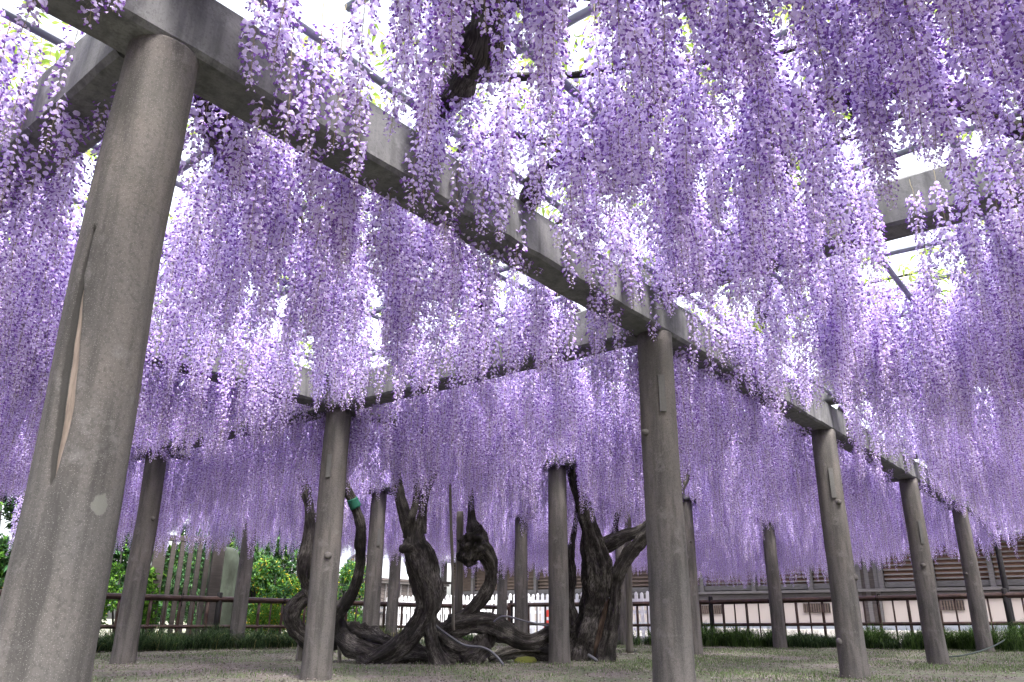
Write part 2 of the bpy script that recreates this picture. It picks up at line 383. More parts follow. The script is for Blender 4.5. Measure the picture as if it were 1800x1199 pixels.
# pale repair blotch on the near pillar
def beam(p, q, z0, name='beam', wid=BW, hh=BH):
    p, q = np.array(p, float), np.array(q, float); L = np.linalg.norm(q-p); k = MB(); n = max(2, int(L/.16))
    V = []; b = .022
    sec = [(-wid/2+b, 0), (wid/2-b, 0), (wid/2, b), (wid/2, hh-b), (wid/2-b, hh), (-wid/2+b, hh), (-wid/2, hh-b), (-wid/2, b)]
    for i in range(n+1):
        for (u, v) in sec:
            V.append((L*i/n, u+.011*mn.noise(Vector((i*.9+p[0], u*9, v*9+p[1]))), v+.011*mn.noise(Vector((i*.8, u*7+p[1], v*7+4)))))
    F = [(i*8+j, (i+1)*8+j, (i+1)*8+(j+1) % 8, i*8+(j+1) % 8) for i in range(n) for j in range(8)]+[tuple(range(8)), tuple(range(n*8+7, n*8-1, -1))]
    o = k.add(V, F).build(name, 'concrete_beam', trellis, smooth=False)
    o.location = (p[0], p[1], z0); o.rotation_euler = (0, 0, math.atan2(q[1]-p[1], q[0]-p[0])); return o
for iy in range(0, 4):
    beam((-5.2 if iy < 2 else SA-.45, iy*SB), (5*SA+.4, iy*SB), PB)
for ix in range(-1, 6):
    top = 3*SB+.45 if ix > 0 else 1*SB+.5 if ix < 0 else 2*SB
    for k in range(0, 3):
        if (k+1)*SB < top+.1: beam((ix*SA, k*SB+BW/2+.003), (ix*SA, (k+1)*SB-BW/2-.003), PB+.004)
    if ix > -1 or True: beam((ix*SA, BW/2+.16), (ix*SA, -SB-.6), PB+BH+.003)
beam((-5.2, -SB), (5*SA+.4, -SB), PB+BH-BH-.02)
# the pole grid laid over the beams
pole_a = [.84+.75*k for k in range(17)]+[-.19-.75*k for k in range(8)]
pole_b = [.77+.775*k for k in range(28)]+[-.01-.775*k for k in range(6)]
def pole(p, q, r):
    k = MB(); n = 12; P = [np.array(p)+(np.array(q)-np.array(p))*i/n+np.array([0, 0, .012*math.sin(i*1.7+p[0]*3+p[1])]) for i in range(n+1)]
    k.tube([tuple(x) for x in P], r, 8).build('pole', 'pipe_steel', trellis)
for b in pole_a: pole((-4.8, b, PB+BH+.085), (22.3, b, PB+BH+.085), .024)
for a in pole_b:
    pole((a, .22, PB+BH+.03), (a, 13.1, PB+BH+.03), .026)
    pole((a, -.2, PB+2*BH+.03), (a, -5.6, PB+2*BH+.03), .026) if min(abs(a-i*SA) for i in range(-1, 6)) > .2 else None

# ------------------------------------------------------------------ wisteria trees
TREES = []
def skel(rows, n=7):                                                # rows: picture x, y, half width in pixels, distance
    P = []
    for x, y, r, d in rows: P.append([*at(x, y, d), r*d/FPX])
    return smooth_path(P, n)
def bark_tube(name, rows, parent, world=None, nseg=28, flute=.10, fk=5, twist=2.2, lump=.28, lf=4.0, seed=0, n=8, mat_='bark', cap=True):
    S = skel(rows, n) if world is None else smooth_path(world, n)
    S[:, 3] = np.maximum(S[:, 3], .006)
    return MB().tube(S[:, :3], S[:, 3], nseg, 0, cap, flute, fk, twist, lump, lf, seed).build(name, mat_, parent)

# thing 1: slender looping trunk with the green tape
t1 = tag(empty('wisteria_tree', tuple(at(560, 1150, 11.1)*[1, 1, 0])), 'slender wisteria looping round on itself, green tape round its thin curved limb', 'tree'); 
inv = lambda t: t
def kids(t):                                                        # parts are written in world coordinates
    t.matrix_world; return t
TREES.append((t1, np.array(t1.location[:2])))
t2 = tag(empty('wisteria_tree', tuple(at(730, 1166, 10.6)*[1, 1, 0])), 'thick twisted wisteria trunk splitting into three upright limbs, leaning out of a low bend', 'tree'); TREES.append((t2, np.array(t2.location[:2])))
t3 = tag(empty('wisteria_tree', tuple(at(850, 1163, 10.9)*[1, 1, 0])), 'wisteria trunk lying along the ground, its arched end rising to a burred stump', 'tree'); TREES.append((t3, np.array(t3.location[:2])))
t4 = tag(empty('wisteria_tree', tuple(at(1040, 1160, 11.95)*[1, 1, 0])), 'stout upright wisteria trunk with flared base and dark curved side limb', 'tree'); TREES.append((t4, np.array(t4.location[:2])))
t5 = tag(empty('wisteria_tree', tuple(at(1004, 1150, 13.4)*[1, 1, 0])), 'narrow dark sinuous wisteria trunk half hidden behind a concrete pillar', 'tree'); TREES.append((t5, np.array(t5.location[:2])))
class Off:                                                          # parent at a base point: keep world coordinates
    pass
def rebase(t):
    for ch in t.children: ch.matrix_parent_inverse = Matrix.Translation(-Vector(t.location))

bark_tube('trunk', [(518, 800, 7, 12.0), (534, 850, 8, 11.8), (546, 905, 9, 11.6), (543, 960, 12, 11.3), (538, 1000, 17, 11.2), (545, 1035, 13, 11.2), (566, 1062, 12, 11.1), (590, 1090, 13, 11.0), (600, 1120, 15, 10.9), (625, 1140, 15, 10.7), (660, 1148, 14, 10.6), (700, 1150, 13, 10.6)], t1, lump=.3, seed=1)
bark_tube('loop_limb', [(566, 1040, 13, 11.25), (540, 1047, 13, 11.2), (518, 1064, 14, 11.15), (511, 1086, 14, 11.1), (521, 1108, 14, 11.1), (545, 1126, 14, 11.1), (575, 1132, 13, 11.1), (605, 1128, 10, 11.1)], t1, seed=2, lump=.35)
bark_tube('limb', [(585, 800, 7, 10.9), (603, 846, 8, 10.9), (622, 885, 8.5, 10.9), (634, 925, 9, 10.9), (633, 955, 10, 10.9), (634, 970, 8, 10.9), (631, 1005, 9, 10.9), (620, 1040, 10, 10.9), (602, 1068, 12, 10.9), (589, 1092, 12, 10.9), (592, 1115, 12, 10.9)], t1, seed=3, flute=.05, lump=.2)
S = skel([(619, 877, 10, 10.89), (622, 885, 10, 10.89), (626, 893, 10.2, 10.89)], 4)
MB().tube(S[:, :3], S[:, 3], 20).build('green_tape', 'tape_green', t1)
bark_tube('bark_slab', [(596, 1112, 12, 11.3), (625, 1118, 17, 11.2), (655, 1128, 18, 11.1), (690, 1140, 14, 10.9), (720, 1152, 8, 10.8)], t1, seed=4, lump=.6, flute=.2, lf=6)
bark_tube('stake', [(530, 1120, 4, 11.3), (526, 1160, 5.5, 11.25), (525, 1168, 6, 11.22)], t1, seed=5, mat_='weathered_wood')
bark_tube('stake', [(594, 1128, 3, 11.0), (597, 1150, 3, 10.95), (596, 1172, 4, 10.9)], t1, seed=6, mat_='weathered_wood')

bark_tube('trunk', [(642, 1168, 10, 10.5), (658, 1161, 14, 10.5), (685, 1148, 17, 10.5), (714, 1125, 18, 10.5), (740, 1096, 18, 10.5), (754, 1065, 19, 10.5), (753, 1035, 22, 10.55), (744, 1003, 25, 10.6), (735, 973, 23, 10.65), (729, 952, 19, 10.7), (733, 925, 14, 10.8), (737, 902, 11, 10.85)], t2, seed=7, nseg=48, flute=.17, fk=4, twist=3.2, lump=.2)
bark_tube('trunk_strand', [(722, 985, 10, 10.6), (730, 1020, 13, 10.6), (744, 1055, 13, 10.55), (753, 1085, 12, 10.5), (757, 1112, 11, 10.45), (762, 1140, 11, 10.42), (771, 1164, 15, 10.4), (774, 1178, 21, 10.35)], t2, seed=8, nseg=36, flute=.18, fk=4, twist=2, lump=.3)
bark_tube('pruned_stub', [(722, 960, 11, 10.6), (712, 965, 9, 10.5), (706, 970, 7, 10.45)], t2, seed=71, lump=.5, lf=8)
bark_tube('limb', [(735, 938, 14, 10.8), (738, 900, 12, 10.9), (746, 870, 9, 11.0), (762, 835, 7, 11.1), (775, 800, 6, 11.2)], t2, seed=9, lump=.15, flute=.06)
bark_tube('limb', [(722, 950, 11, 10.75), (713, 910, 11, 10.85), (704, 875, 9, 10.95), (697, 835, 8, 11.1), (690, 790, 7, 11.3)], t2, seed=10, lump=.2)
bark_tube('limb', [(718, 945, 9, 10.65), (719, 925, 7, 10.65), (728, 895, 6, 10.65), (733, 860, 5.5, 10.7), (730, 820, 5, 10.75)], t2, seed=11, lump=.15)
bark_tube('root', [(690, 1165, 12, 10.7), (730, 1155, 17, 10.75), (765, 1160, 14, 10.6), (800, 1168, 8, 10.5)], t2, seed=12, lump=.5, flute=.2)
bark_tube('root', [(650, 1172, 10, 10.4), (638, 1160, 12, 10.6), (640, 1150, 10, 10.9)], t2, seed=13, lump=.5)

bark_tube('trunk', [(742, 1075, 10, 11.2), (765, 1105, 16, 11.1), (790, 1135, 18, 11.0), (820, 1148, 19, 10.9), (842, 1138, 15, 10.9), (845, 1122, 11, 11.0)], t3, seed=14, nseg=36, flute=.12, lump=.3)
bark_tube('log', [(776, 1118, 12, 11.1), (795, 1106, 16, 11.1), (830, 1098, 17, 11.1), (862, 1098, 19, 11.1), (885, 1110, 17, 11.1), (912, 1124, 13, 11.1), (935, 1128, 13, 11.1), (960, 1116, 12, 11.3), (985, 1106, 10, 11.7), (1010, 1110, 9, 12.2)], t3, seed=15, nseg=36, flute=.14, fk=5, twist=3.5, lump=.22)
bark_tube('arched_limb', [(790, 1092, 9, 11.25), (815, 1082, 9, 11.2), (840, 1062, 11, 11.2), (858, 1035, 12, 11.2), (864, 1010, 11, 11.2), (860, 985, 12, 11.2), (848, 965, 14, 11.2), (838, 950, 16, 11.25), (832, 930, 13, 11.3), (829, 912, 7, 11.35), (828, 880, 5, 11.4), (825, 830, 4, 11.6)], t3, seed=16, nseg=36, flute=.14, fk=4, lump=.25)
bark_tube('burl', [(846, 930, 9, 11.2), (836, 950, 19, 11.15), (828, 972, 20, 11.12), (826, 990, 12, 11.12), (828, 996, 3, 11.12)], t3, seed=17, nseg=44, lump=.75, lf=9, flute=.1)
bark_tube('root', [(845, 1120, 12, 11.0), (848, 1140, 15, 10.9), (835, 1160, 18, 10.8), (815, 1168, 14, 10.7)], t3, seed=18, lump=.6)
bark_tube('root', [(860, 1105, 11, 11.15), (858, 1122, 13, 11.1), (848, 1136, 12, 11.1), (835, 1142, 10, 11.1)], t3, seed=19, lump=.5)
bark_tube('root', [(860, 1160, 9, 11.3), (895, 1148, 12, 11.4), (930, 1145, 13, 11.5), (965, 1150, 13, 11.6), (1000, 1160, 10, 11.8)], t3, seed=20, lump=.5, flute=.2)

bark_tube('trunk', [(1020, 1176, 34, 11.85), (1022, 1160, 29, 11.9), (1027, 1132, 26, 12.0), (1035, 1100, 24, 12.0), (1043, 1070, 22, 12.0), (1048, 1045, 22, 12.0), (1050, 1015, 26, 12.0), (1048, 985, 25, 12.0), (1042, 955, 20, 12.0), (1036, 930, 15, 12.0), (1029, 900, 14, 12.0), (1021, 875, 12, 12.0), (1010, 840, 10, 12.0), (1000, 790, 8, 12.0)], t4, seed=21, nseg=64, flute=.13, fk=7, twist=.5, lump=.16)
bark_tube('limb', [(1022, 890, 9, 11.9), (1018, 860, 9, 11.8), (1022, 820, 8, 11.7), (1030, 775, 7, 11.6)], t4, seed=22)
bark_tube('limb', [(1050, 968, 11, 12.1), (1070, 957, 13, 12.1), (1098, 943, 11, 12.1), (1122, 936, 10, 12.1), (1150, 915, 9, 12.1), (1180, 870, 7, 12.2), (1200, 820, 6, 12.3)], t4, seed=23, lump=.2)
bark_tube('side_limb', [(1062, 1170, 18, 11.7), (1066, 1140, 15, 11.75), (1076, 1100, 12, 11.8), (1081, 1060, 10, 11.82), (1084, 1025, 10, 11.85), (1091, 1000, 11, 11.85), (1107, 975, 12, 11.9), (1125, 955, 11, 11.9), (1143, 935, 10, 11.9), (1165, 910, 9, 12.0), (1190, 870, 8, 12.1), (1215, 815, 7, 12.3)], t4, seed=24, nseg=36, flute=.14, lump=.22)
bark_tube('raw_strip', [(1046, 1162, 8, 11.8), (1052, 1135, 7, 11.8), (1060, 1100, 6, 11.85), (1066, 1070, 5, 11.88), (1070, 1052, 3, 11.9)], t4, seed=25, mat_='bark_raw', lump=.5, flute=.2)
bark_tube('limb', [(1088, 955, 4, 12.4), (1082, 925, 4, 12.45), (1090, 895, 4, 12.5), (1110, 880, 3, 12.6), (1100, 830, 3, 12.7)], t4, seed=26)

bark_tube('trunk', [(1002, 1160, 14, 13.3), (1003, 1125, 13, 13.3), (1005, 1085, 10, 13.3), (1000, 1050, 9, 13.3), (1006, 1015, 8, 13.3), (1003, 975, 7, 13.3), (1008, 940, 5, 13.3), (1014, 900, 4, 13.4), (1012, 850, 4, 13.5), (1005, 800, 4, 13.6)], t5, seed=27, lump=.35)

# limbs lying over the pole grid
ZC = 3.30
def zpt(x, y, r, z=ZC): p = on_z(x, y, z); return [p[0], p[1], z, r]
def top_of(x, y, d, r): return [*at(x, y, d), r]
LIMBS = [
 (t1, [top_of(518, 800, 12.0, .07), [6.3, 6.9, 3.2, .07], [4.6, 4.6, 3.34, .065], [3.0, 2.7, 3.3, .06], zpt(500, 350, .07), zpt(430, 310, .085, 3.22), zpt(392, 240, .10, 3.12), zpt(365, 165, .09, 3.15), [.1, .35, 3.3, .07], [-.8, .1, 3.4, .05], [-2.2, -.6, 3.4, .03]]),
 (t2, [top_of(690, 790, 11.3, .06), [6.0, 4.6, 3.35, .07], [4.6, 2.4, 3.3, .075], zpt(840, 480, .075), zpt(720, 430, .07), zpt(690, 340, .06), zpt(740, 230, .06), zpt(785, 165, .06, 3.2), zpt(815, 120, .085, 3.05), zpt(845, 70, .095, 3.0), zpt(852, 20, .07, 3.1), zpt(880, -40, .06, 3.3), [.2, -1.5, 3.5, .04]]),
 (t2, [top_of(775, 800, 11.2, .05), [7.2, 3.4, 3.35, .055], [6.6, 1.9, 3.3, .05], [5.6, 1.2, 3.3, .05], zpt(930, 470, .05), zpt(930, 340, .06, 3.15), zpt(960, 300, .05), zpt(1060, 260, .045), zpt(1180, 150, .04)]),
 (t4, [top_of(1200, 820, 12.3, .06), [8.9, 2.0, 3.32, .06], [7.0, .3, 3.35, .06], [5.0, -.9, 3.75, .055], zpt(1380, 300, .05, 3.6), zpt(1340, 185, .05), zpt(1420, 175, .055), zpt(1500, 168, .06), zpt(1590, 155, .065), zpt(1660, 165, .07), zpt(1730, 195, .06), zpt(1775, 225, .05), [3.9, -2.95, 3.3, .045], [4.5, -3.9, 3.3, .03]]),
 (t4, [top_of(1215, 815, 12.3, .06), [10.6, 2.4, 3.3, .055], [10.4, .6, 3.3, .05], [9.2, -.6, 3.7, .05], [8.2, -1.8, 3.7, .045], [7.6, -3.4, 3.6, .03]]),
 (t4, [top_of(1000, 790, 12.0, .07), [9.0, 5.0, 3.3, .06], [11.5, 5.3, 3.3, .05], [14.5, 4.4, 3.3, .045], [18.0, 4.8, 3.3, .03]]),
 (t3, [top_of(825, 830, 11.6, .04), [8.6, 6.2, 3.3, .045], [10.5, 8.2, 3.3, .04], [12.2, 10.6, 3.3, .03]]),
 (t1, [top_of(585, 800, 10.9, .05), [5.0, 6.4, 3.3, .05], [3.4, 7.6, 3.3, .05], [2.0, 6.0, 3.3, .045], [.9, 4.2, 3.3, .04], [-.2, 2.6, 3.3, .03]]),
 (t1, [top_of(518, 800, 12.0, .05), [6.4, 8.4, 3.3, .045], [6.9, 10.6, 3.3, .04], [8.0, 12.3, 3.3, .03]]),
 (t5, [top_of(1005, 800, 13.6, .035), [11.6, 7.0, 3.3, .04], [14.2, 8.4, 3.3, .035], [17.2, 9.2, 3.3, .03]]),
]
limb_lines = []
for k, (t, pts) in enumerate(LIMBS):
    P = np.array(pts, float)
    for i in range(1, len(P)-1): P[i, :3] += [.06*mn.noise(Vector((k, i*3.1, 1))), .06*mn.noise(Vector((k, i*3.1, 5))), .03*mn.noise(Vector((k, i*3.1, 9)))]
    bark_tube('canopy_limb', None, t, world=P, nseg=18, flute=.08, fk=4, twist=4, lump=.5, lf=6, seed=30+k, n=9)
    limb_lines.append((t, smooth_path(P, 6)))
# thinner winding branches over the grid
for k in range(46):
    t, L = limb_lines[k % len(limb_lines)]; i = rng.integers(6, len(L)-2); p = L[i][:3].copy(); a = rng.uniform(0, 6.28); pts = [[*p, .022]]
    for j in range(7):
        a += rng.normal(0, .55); p = p+np.array([math.cos(a)*.33, math.sin(a)*.33, rng.normal(0, .03)]); p[2] = min(max(p[2], 3.26), 3.75); pts.append([*p, .02*(1-j/8)+.004])
    bark_tube('branch', None, t, world=pts, nseg=7, flute=0, lump=.4, lf=9, seed=90+k, n=4)

# ------------------------------------------------------------------ flower racemes
def raceme_mesh(L, n, seed):
    g = np.random.default_rng(seed); V, F, mi, ti = [], [], [], []
    bend = g.normal(0, .018, 2); ph = g.uniform(0, 6.28, 2)
    def axis(z): u = -z; return np.array([bend[0]*u*u+.008*math.sin(u*7+ph[0]), bend[1]*u*u+.008*math.sin(u*8+ph[1]), z])
    up = np.array([0, 0, 1.0])
    for i in range(n):
        t = (i+g.uniform(0, 1))/n; z = -(.05+t*(L-.05)); prof = min(1, .55+t*4)*(1 if t < .6 else 1-.75*((t-.6)/.4)**1.3)
        a = i*2.39996+g.normal(0, .35); out = np.array([math.cos(a), math.sin(a), 0]); r = .050*prof*g.uniform(.6, 1.25)+.006
        ax = axis(z); p = ax+out*r+up*(-.012+g.normal(0, .008)); s = .0145*g.uniform(.82, 1.18)*(1 if t < .72 else 1-.62*(t-.72)/.28)
        nn = out*.8+up*.35+g.normal(0, .38, 3); nn /= np.linalg.norm(nn); bu = up-nn*np.dot(up, nn); bu /= np.linalg.norm(bu)+1e-9; bs = np.cross(bu, nn)
        b0 = len(V); c = p+bu*s*.55; V.append(c+nn*s*.12); tint = g.uniform(0, 1)
        for k in range(7):
            q = 2*math.pi*(k+.5)/7; X, Y = math.cos(q)*s*1.0, math.sin(q)*s*(.95 if math.sin(q) > 0 else .8)
            V.append(c+bs*X+bu*Y-nn*(X*X/s*.45))
        for k in range(7): F.append((b0, b0+1+k, b0+1+(k+1) % 7)); mi.append(0); ti.append(tint)
        kd = out*.75-up*.55+g.normal(0, .25, 3); kd /= np.linalg.norm(kd); l = s*1.45; b1 = len(V)
        mid = p+kd*l*.5
        V += [p-up*s*.1, p+kd*l-up*s*.1, mid+bs*s*.58, mid-bs*s*.58, mid-up*s*.62]
        for q in ((0, 2, 1), (0, 1, 3), (0, 4, 2), (2, 4, 1), (0, 3, 4), (3, 1, 4)): F.append(tuple(b1+x for x in q)); mi.append(1); ti.append(tint)
        b2 = len(V); sdv = np.cross(out, up)*.0009; a0 = axis(z+.012)
        V += [a0-sdv, a0+sdv, p]; F.append((b2, b2+1, b2+2)); mi.append(2); ti.append(tint)
    rac = np_mesh(None, V, F, ['petal_banner', 'petal_keel', 'raceme_stem'], mi=mi, attr=ti); rac.name = 'raceme'
    k = MB(); zz = np.linspace(.07, -L, 12); k.tube([tuple(axis(z) if z < 0 else (0, 0, z)) for z in zz], [.0024-.0014*i/11 for i in range(12)], 4)
    me = bpy.data.meshes.new('stem'); me.from_pydata(k.v, [], k.f); me.materials.append(M['raceme_stem']); me.update()
    return rac, me
LENS = [.42, .5, .6, .7, .7, .8, .9, .9, 1.0, 1.1, 1.2, 1.3, 1.45]
VAR = [raceme_mesh(L, int(150*L)+12, 100+i) for i, L in enumerate(LENS)]

GAPS = [(1.3, -1.0, .24), (2.13, -.46, .28), (3.05, -2.44, .38), (.89, 1.15, .33), (2.1, 2.08, .42), (2.77, 3.17, .45), (3.2, 1.7, .34), (2.65, .4, .3), (5.0, -1.85, .5), (1.66, -2.0, .22),
        (-.26, .5, .25), (.5, 1.96, .42), (5.5, 1.0, .45), (6.3, 5.8, .5), (1.2, 2.6, .3), (7.4, -1.2, .5), (9.6, 2.4, .5), (4.0, 3.0, .4), (10.5, 5.5, .6), (13.5, 2.4, .6)]
def density(x, y):
    n = mn.noise(Vector((x*.62, y*.62, 3.3)))+.55*mn.noise(Vector((x*1.9, y*1.9, 8.1)))
    d = min(1.0, max(.2, .62+.34*n))
    for gx, gy, gr in GAPS:
        q = math.hypot(x-gx, y-gy)/gr
        if q < 1.15: d *= .14 if q < .7 else .14+.86*(q-.7)/.45
    if -.75 < y < .22 and -.6 < x < 4.0: d *= .58 if x > .45 else .24   # the long beam stays in sight from the open side
    if SA-1.3 < x < SA+.15 and .3 < y < SB: d *= .5
    if .5 < x < 3.6 and .9 < y < 4: d *= .7
    if SA-1.5 < x < SA+.15 and y < -.9: d *= .28 if y < -1.5 else .6
    if 2*SA-1.0 < x < 2*SA+.15: d *= .75
    if abs(x) < .7 and 0 < y < 1.6: d *= .6
    if -.8 < y < .2 and x > 4.4: d *= .6
    return d
def length(x, y):
    dist = math.hypot(x-CAM[0], y-CAM[1]); n = mn.noise(Vector((x*.4, y*.4, 21)))
    L = .76+.030*max(0, dist-2.5)+.14*n
    if dist > 6: L += .10
    if x > 16.5: L = 1.02+.5*math.exp(-((y-6.3)/2.5)**2)+.12*n
    if y > 9.5 and x < 5: L = 1.5
    elif y > 11: L = (1.3 if x < 6.5 else 1.16 if x < 11 else 1.04)+.12*n
    for ix in range(5):                                             # trimmed short round the pillar heads
        for iy in range(3):
            px, py = ix*SA, iy*SB; ux, uy = CAM[0]-px, CAM[1]-py; ln = math.hypot(ux, uy); ux /= ln; uy /= ln
            al = (x-px)*ux+(y-py)*uy; of = abs(-(x-px)*uy+(y-py)*ux)
            if -.1 < al < .28*ln and of < .24+.03*al: L = min(L, .50+.35*max(0, al)/ln*2)
    if -1.05 < y < .2 and -.6 < x < 3.9: L = min(L, .62+.3*max(0, -y))
    if SA-1.5 < x < SA+.1 and (y < -.9 or y > .3): L = min(L, .62+.25*(SA-x))
    if -.8 < y < .2 and x > 4.4: L = min(L, .8)
    return L
pts = []
cells = []
for x in np.arange(-4.4, 22.4, .5):
    for y in np.arange(-5.6, 13.2, .5):
        px, py, d = project(np.array([x+.25, y+.25, 2.7]))
        inview = d > .3 and -350 < px < 2150 and py > -500; ds = math.hypot(x-CAM[0], y-CAM[1])
        cells.append((x, y, (25 if ds < 6 else 20 if ds < 9 else 15 if ds < 14 else 12) if inview else 4))
for x, y, n in cells:
    for k in range(n):
        a, b = x+rng.uniform(0, .5), y+rng.uniform(0, .5)
        if rng.uniform() > density(a, b): continue
        zt = 3.20+rng.uniform(-.04, .12)
        if b < -.2 and zt < 3.3: zt += .12
        L = length(a, b)*rng.uniform(.55, 1.22)
        if any(abs(b-j*SB) < .16 for j in range(4)): zt = 3.22; 
        if b < .15 and min(abs(a-i*SA) for i in range(-1, 6)) < .2 and L > .3: continue
        if math.hypot(a-CAM[0], b-CAM[1]) < .75: continue
        j = min(range(len(LENS)), key=lambda q: abs(LENS[q]-L)+.06*rng.uniform()); s = min(1.15, max(.85, L/LENS[j]))
        pts.append((a, b, zt, j, s, rng.uniform(0, 6.28), rng.normal(0, .016), rng.normal(0, .016)))
pts = np.array(pts); print('racemes', len(pts))
px, py, dd = project(pts[:, :3]-[0, 0, .4])
inside = (dd > .3) & (px > 0) & (px < 1800) & (py > -60) & (py < 1100)
order = np.argsort(np.where(inside, dd, 1e9)); pick = set(order[:290].tolist())
own = np.array([min(range(len(limb_lines)), key=lambda q: np.min(np.hypot(limb_lines[q][1][:, 0]-p[0], limb_lines[q][1][:, 1]-p[1]))) for p in pts])
src = {}
for i in sorted(pick):
    a, b, z, j, s, rz, rx, ry = pts[i]; j = int(j); t = limb_lines[own[i]][0]
    o = link('raceme', VAR[j][0], t); o.location = (a, b, z); o.rotation_euler = (rx, ry, rz); o.scale = (s, s, s)
    q = link('stem', VAR[j][1], o); src.setdefault(j, (o, q))
for j in range(len(LENS)):                                          # every variant needs one source object
    if j not in src:
        i = next(k for k in order if int(pts[k, 3]) == j and k not in pick); pick.add(i); a, b, z, _, s, rz, rx, ry = pts[i]; t = limb_lines[own[i]][0]
        o = link('raceme', VAR[j][0], t); o.location = (a, b, z); o.rotation_euler = (rx, ry, rz); o.scale = (s, s, s); src[j] = (o, link('stem', VAR[j][1], o))
ng = bpy.data.node_groups.new('hanging_racemes', 'GeometryNodeTree')
ng.interface.new_socket('Geometry', in_out='INPUT', socket_type='NodeSocketGeometry'); ng.interface.new_socket('Geometry', in_out='OUTPUT', socket_type='NodeSocketGeometry')
gi, go = ng.nodes.new('NodeGroupInput'), ng.nodes.new('NodeGroupOutput'); jout = ng.nodes.new('GeometryNodeJoinGeometry')
def named(t, n):
    q = ng.nodes.new('GeometryNodeInputNamedAttribute'); q.data_type = t; q.inputs['Name'].default_value = n; return q.outputs['Attribute']
vid, rot, scl = named('INT', 'vid'), named('FLOAT_VECTOR', 'rot'), named('FLOAT_VECTOR', 'scl')
e2r = ng.nodes.new('FunctionNodeEulerToRotation'); ng.links.new(rot, e2r.inputs[0])
for w_ in (0, 1):
    jn = ng.nodes.new('GeometryNodeJoinGeometry')
    for j in range(len(LENS)-1, -1, -1):
        oi = ng.nodes.new('GeometryNodeObjectInfo'); oi.inputs['Object'].default_value = src[j][w_]; oi.inputs['As Instance'].default_value = True; oi.transform_space = 'ORIGINAL'
        ng.links.new(oi.outputs['Geometry'], jn.inputs[0])
    ip = ng.nodes.new('GeometryNodeInstanceOnPoints'); ip.inputs['Pick Instance'].default_value = True
    ng.links.new(gi.outputs[0], ip.inputs['Points']); ng.links.new(jn.outputs[0], ip.inputs['Instance']); ng.links.new(vid, ip.inputs['Instance Index'])
    ng.links.new(e2r.outputs[0], ip.inputs['Rotation']); ng.links.new(scl, ip.inputs['Scale']); ng.links.new(ip.outputs[0], jout.inputs[0])
ng.links.new(jout.outputs[0], go.inputs[0])
tree_of = {id(t): k for k, (t, _) in enumerate(TREES)}
rest = [[] for _ in TREES]
for i in range(len(pts)):
    if i not in pick: rest[tree_of[id(limb_lines[own[i]][0])]].append(i)
for k, (t, _) in enumerate(TREES):
    if not rest[k]: continue
    Q = pts[rest[k]]; me = bpy.data.meshes.new('raceme_mass'); me.vertices.add(len(Q)); me.vertices.foreach_set('co', Q[:, :3].astype(np.float32).ravel())
    v = me.attributes.new('vid', 'INT', 'POINT'); v.data.foreach_set('value', Q[:, 3].astype(np.int32))
    v = me.attributes.new('rot', 'FLOAT_VECTOR', 'POINT'); v.data.foreach_set('vector', np.stack([Q[:, 6], Q[:, 7], Q[:, 5]], 1).astype(np.float32).ravel())
    v = me.attributes.new('scl', 'FLOAT_VECTOR', 'POINT'); v.data.foreach_set('vector', np.repeat(Q[:, 4:5], 3, 1).astype(np.float32).ravel())
    for q in ('petal_banner', 'petal_keel', 'raceme_stem'): me.materials.append(M[q])
    o = tag(link('raceme_mass', me, t), kind='stuff'); md = o.modifiers.new('racemes', 'NODES'); md.node_group = ng

# young leaves above the racemes: sprays of leaflets
def leaf_quads(C, D, Nn, ln, wd, fold=.25):
    """folded leaf of four triangles: C base, D direction, Nn rough normal"""
    S = np.cross(D, Nn); S /= np.linalg.norm(S, axis=1, keepdims=True)+1e-9; U = np.cross(S, D)
    ln = ln[:, None]; wd = wd[:, None]
    b = C; mL = C+D*ln*.45+S*wd+U*wd*fold*2; mR = C+D*ln*.45-S*wd+U*wd*fold*2; tip = C+D*ln-U*ln*.08
    V = np.stack([b, mL, tip, mR], 1).reshape(-1, 3); n = len(C); i = np.arange(n)*4
    F = np.concatenate([np.stack([i, i+1, i+2], 1), np.stack([i, i+2, i+3], 1)], 1).reshape(-1, 3); return V, F
for k, (t, _) in enumerate(TREES):
    Ls = [L for tt, L in limb_lines if tt is t]; g = np.random.default_rng(500+k); C, D = [], []
    sub = pts[[i for i in range(len(pts)) if limb_lines[own[i]][0] is t]]
    ns = int(len(sub)*.42)
    for q in sub[g.integers(0, len(sub), ns)]:
        base = np.array([q[0]+g.normal(0, .15), q[1]+g.normal(0, .15), q[2]+g.uniform(.02, .38)]); a = g.uniform(0, 6.28); dz = g.uniform(-.9, .5)
        dr = np.array([math.cos(a), math.sin(a), dz]); dr /= np.linalg.norm(dr); sd_ = np.cross(dr, [0, 0, 1]); sd_ /= np.linalg.norm(sd_)+1e-9
        for j in range(5):
            for s_ in (-1, 1): C.append(base+dr*.045*j); D.append(dr*.45+sd_*s_*.8+np.array([0, 0, -.45])+g.normal(0, .2, 3))
    C, D = np.array(C), np.array(D); D /= np.linalg.norm(D, axis=1, keepdims=True)
    V, F = leaf_quads(C, D, np.tile([[.1, .2, 1.0]], (len(C), 1))+g.normal(0, .4, (len(C), 3)), g.uniform(.06, .10, len(C)), g.uniform(.011, .019, len(C)))
    tag(np_mesh('young_leaves', V, F, ['leaf_young'], t, attr=np.repeat(g.uniform(0, 1, len(C)), 2)), kind='stuff')
bpy.context.view_layer.update()
for t, _ in TREES: rebase(t)

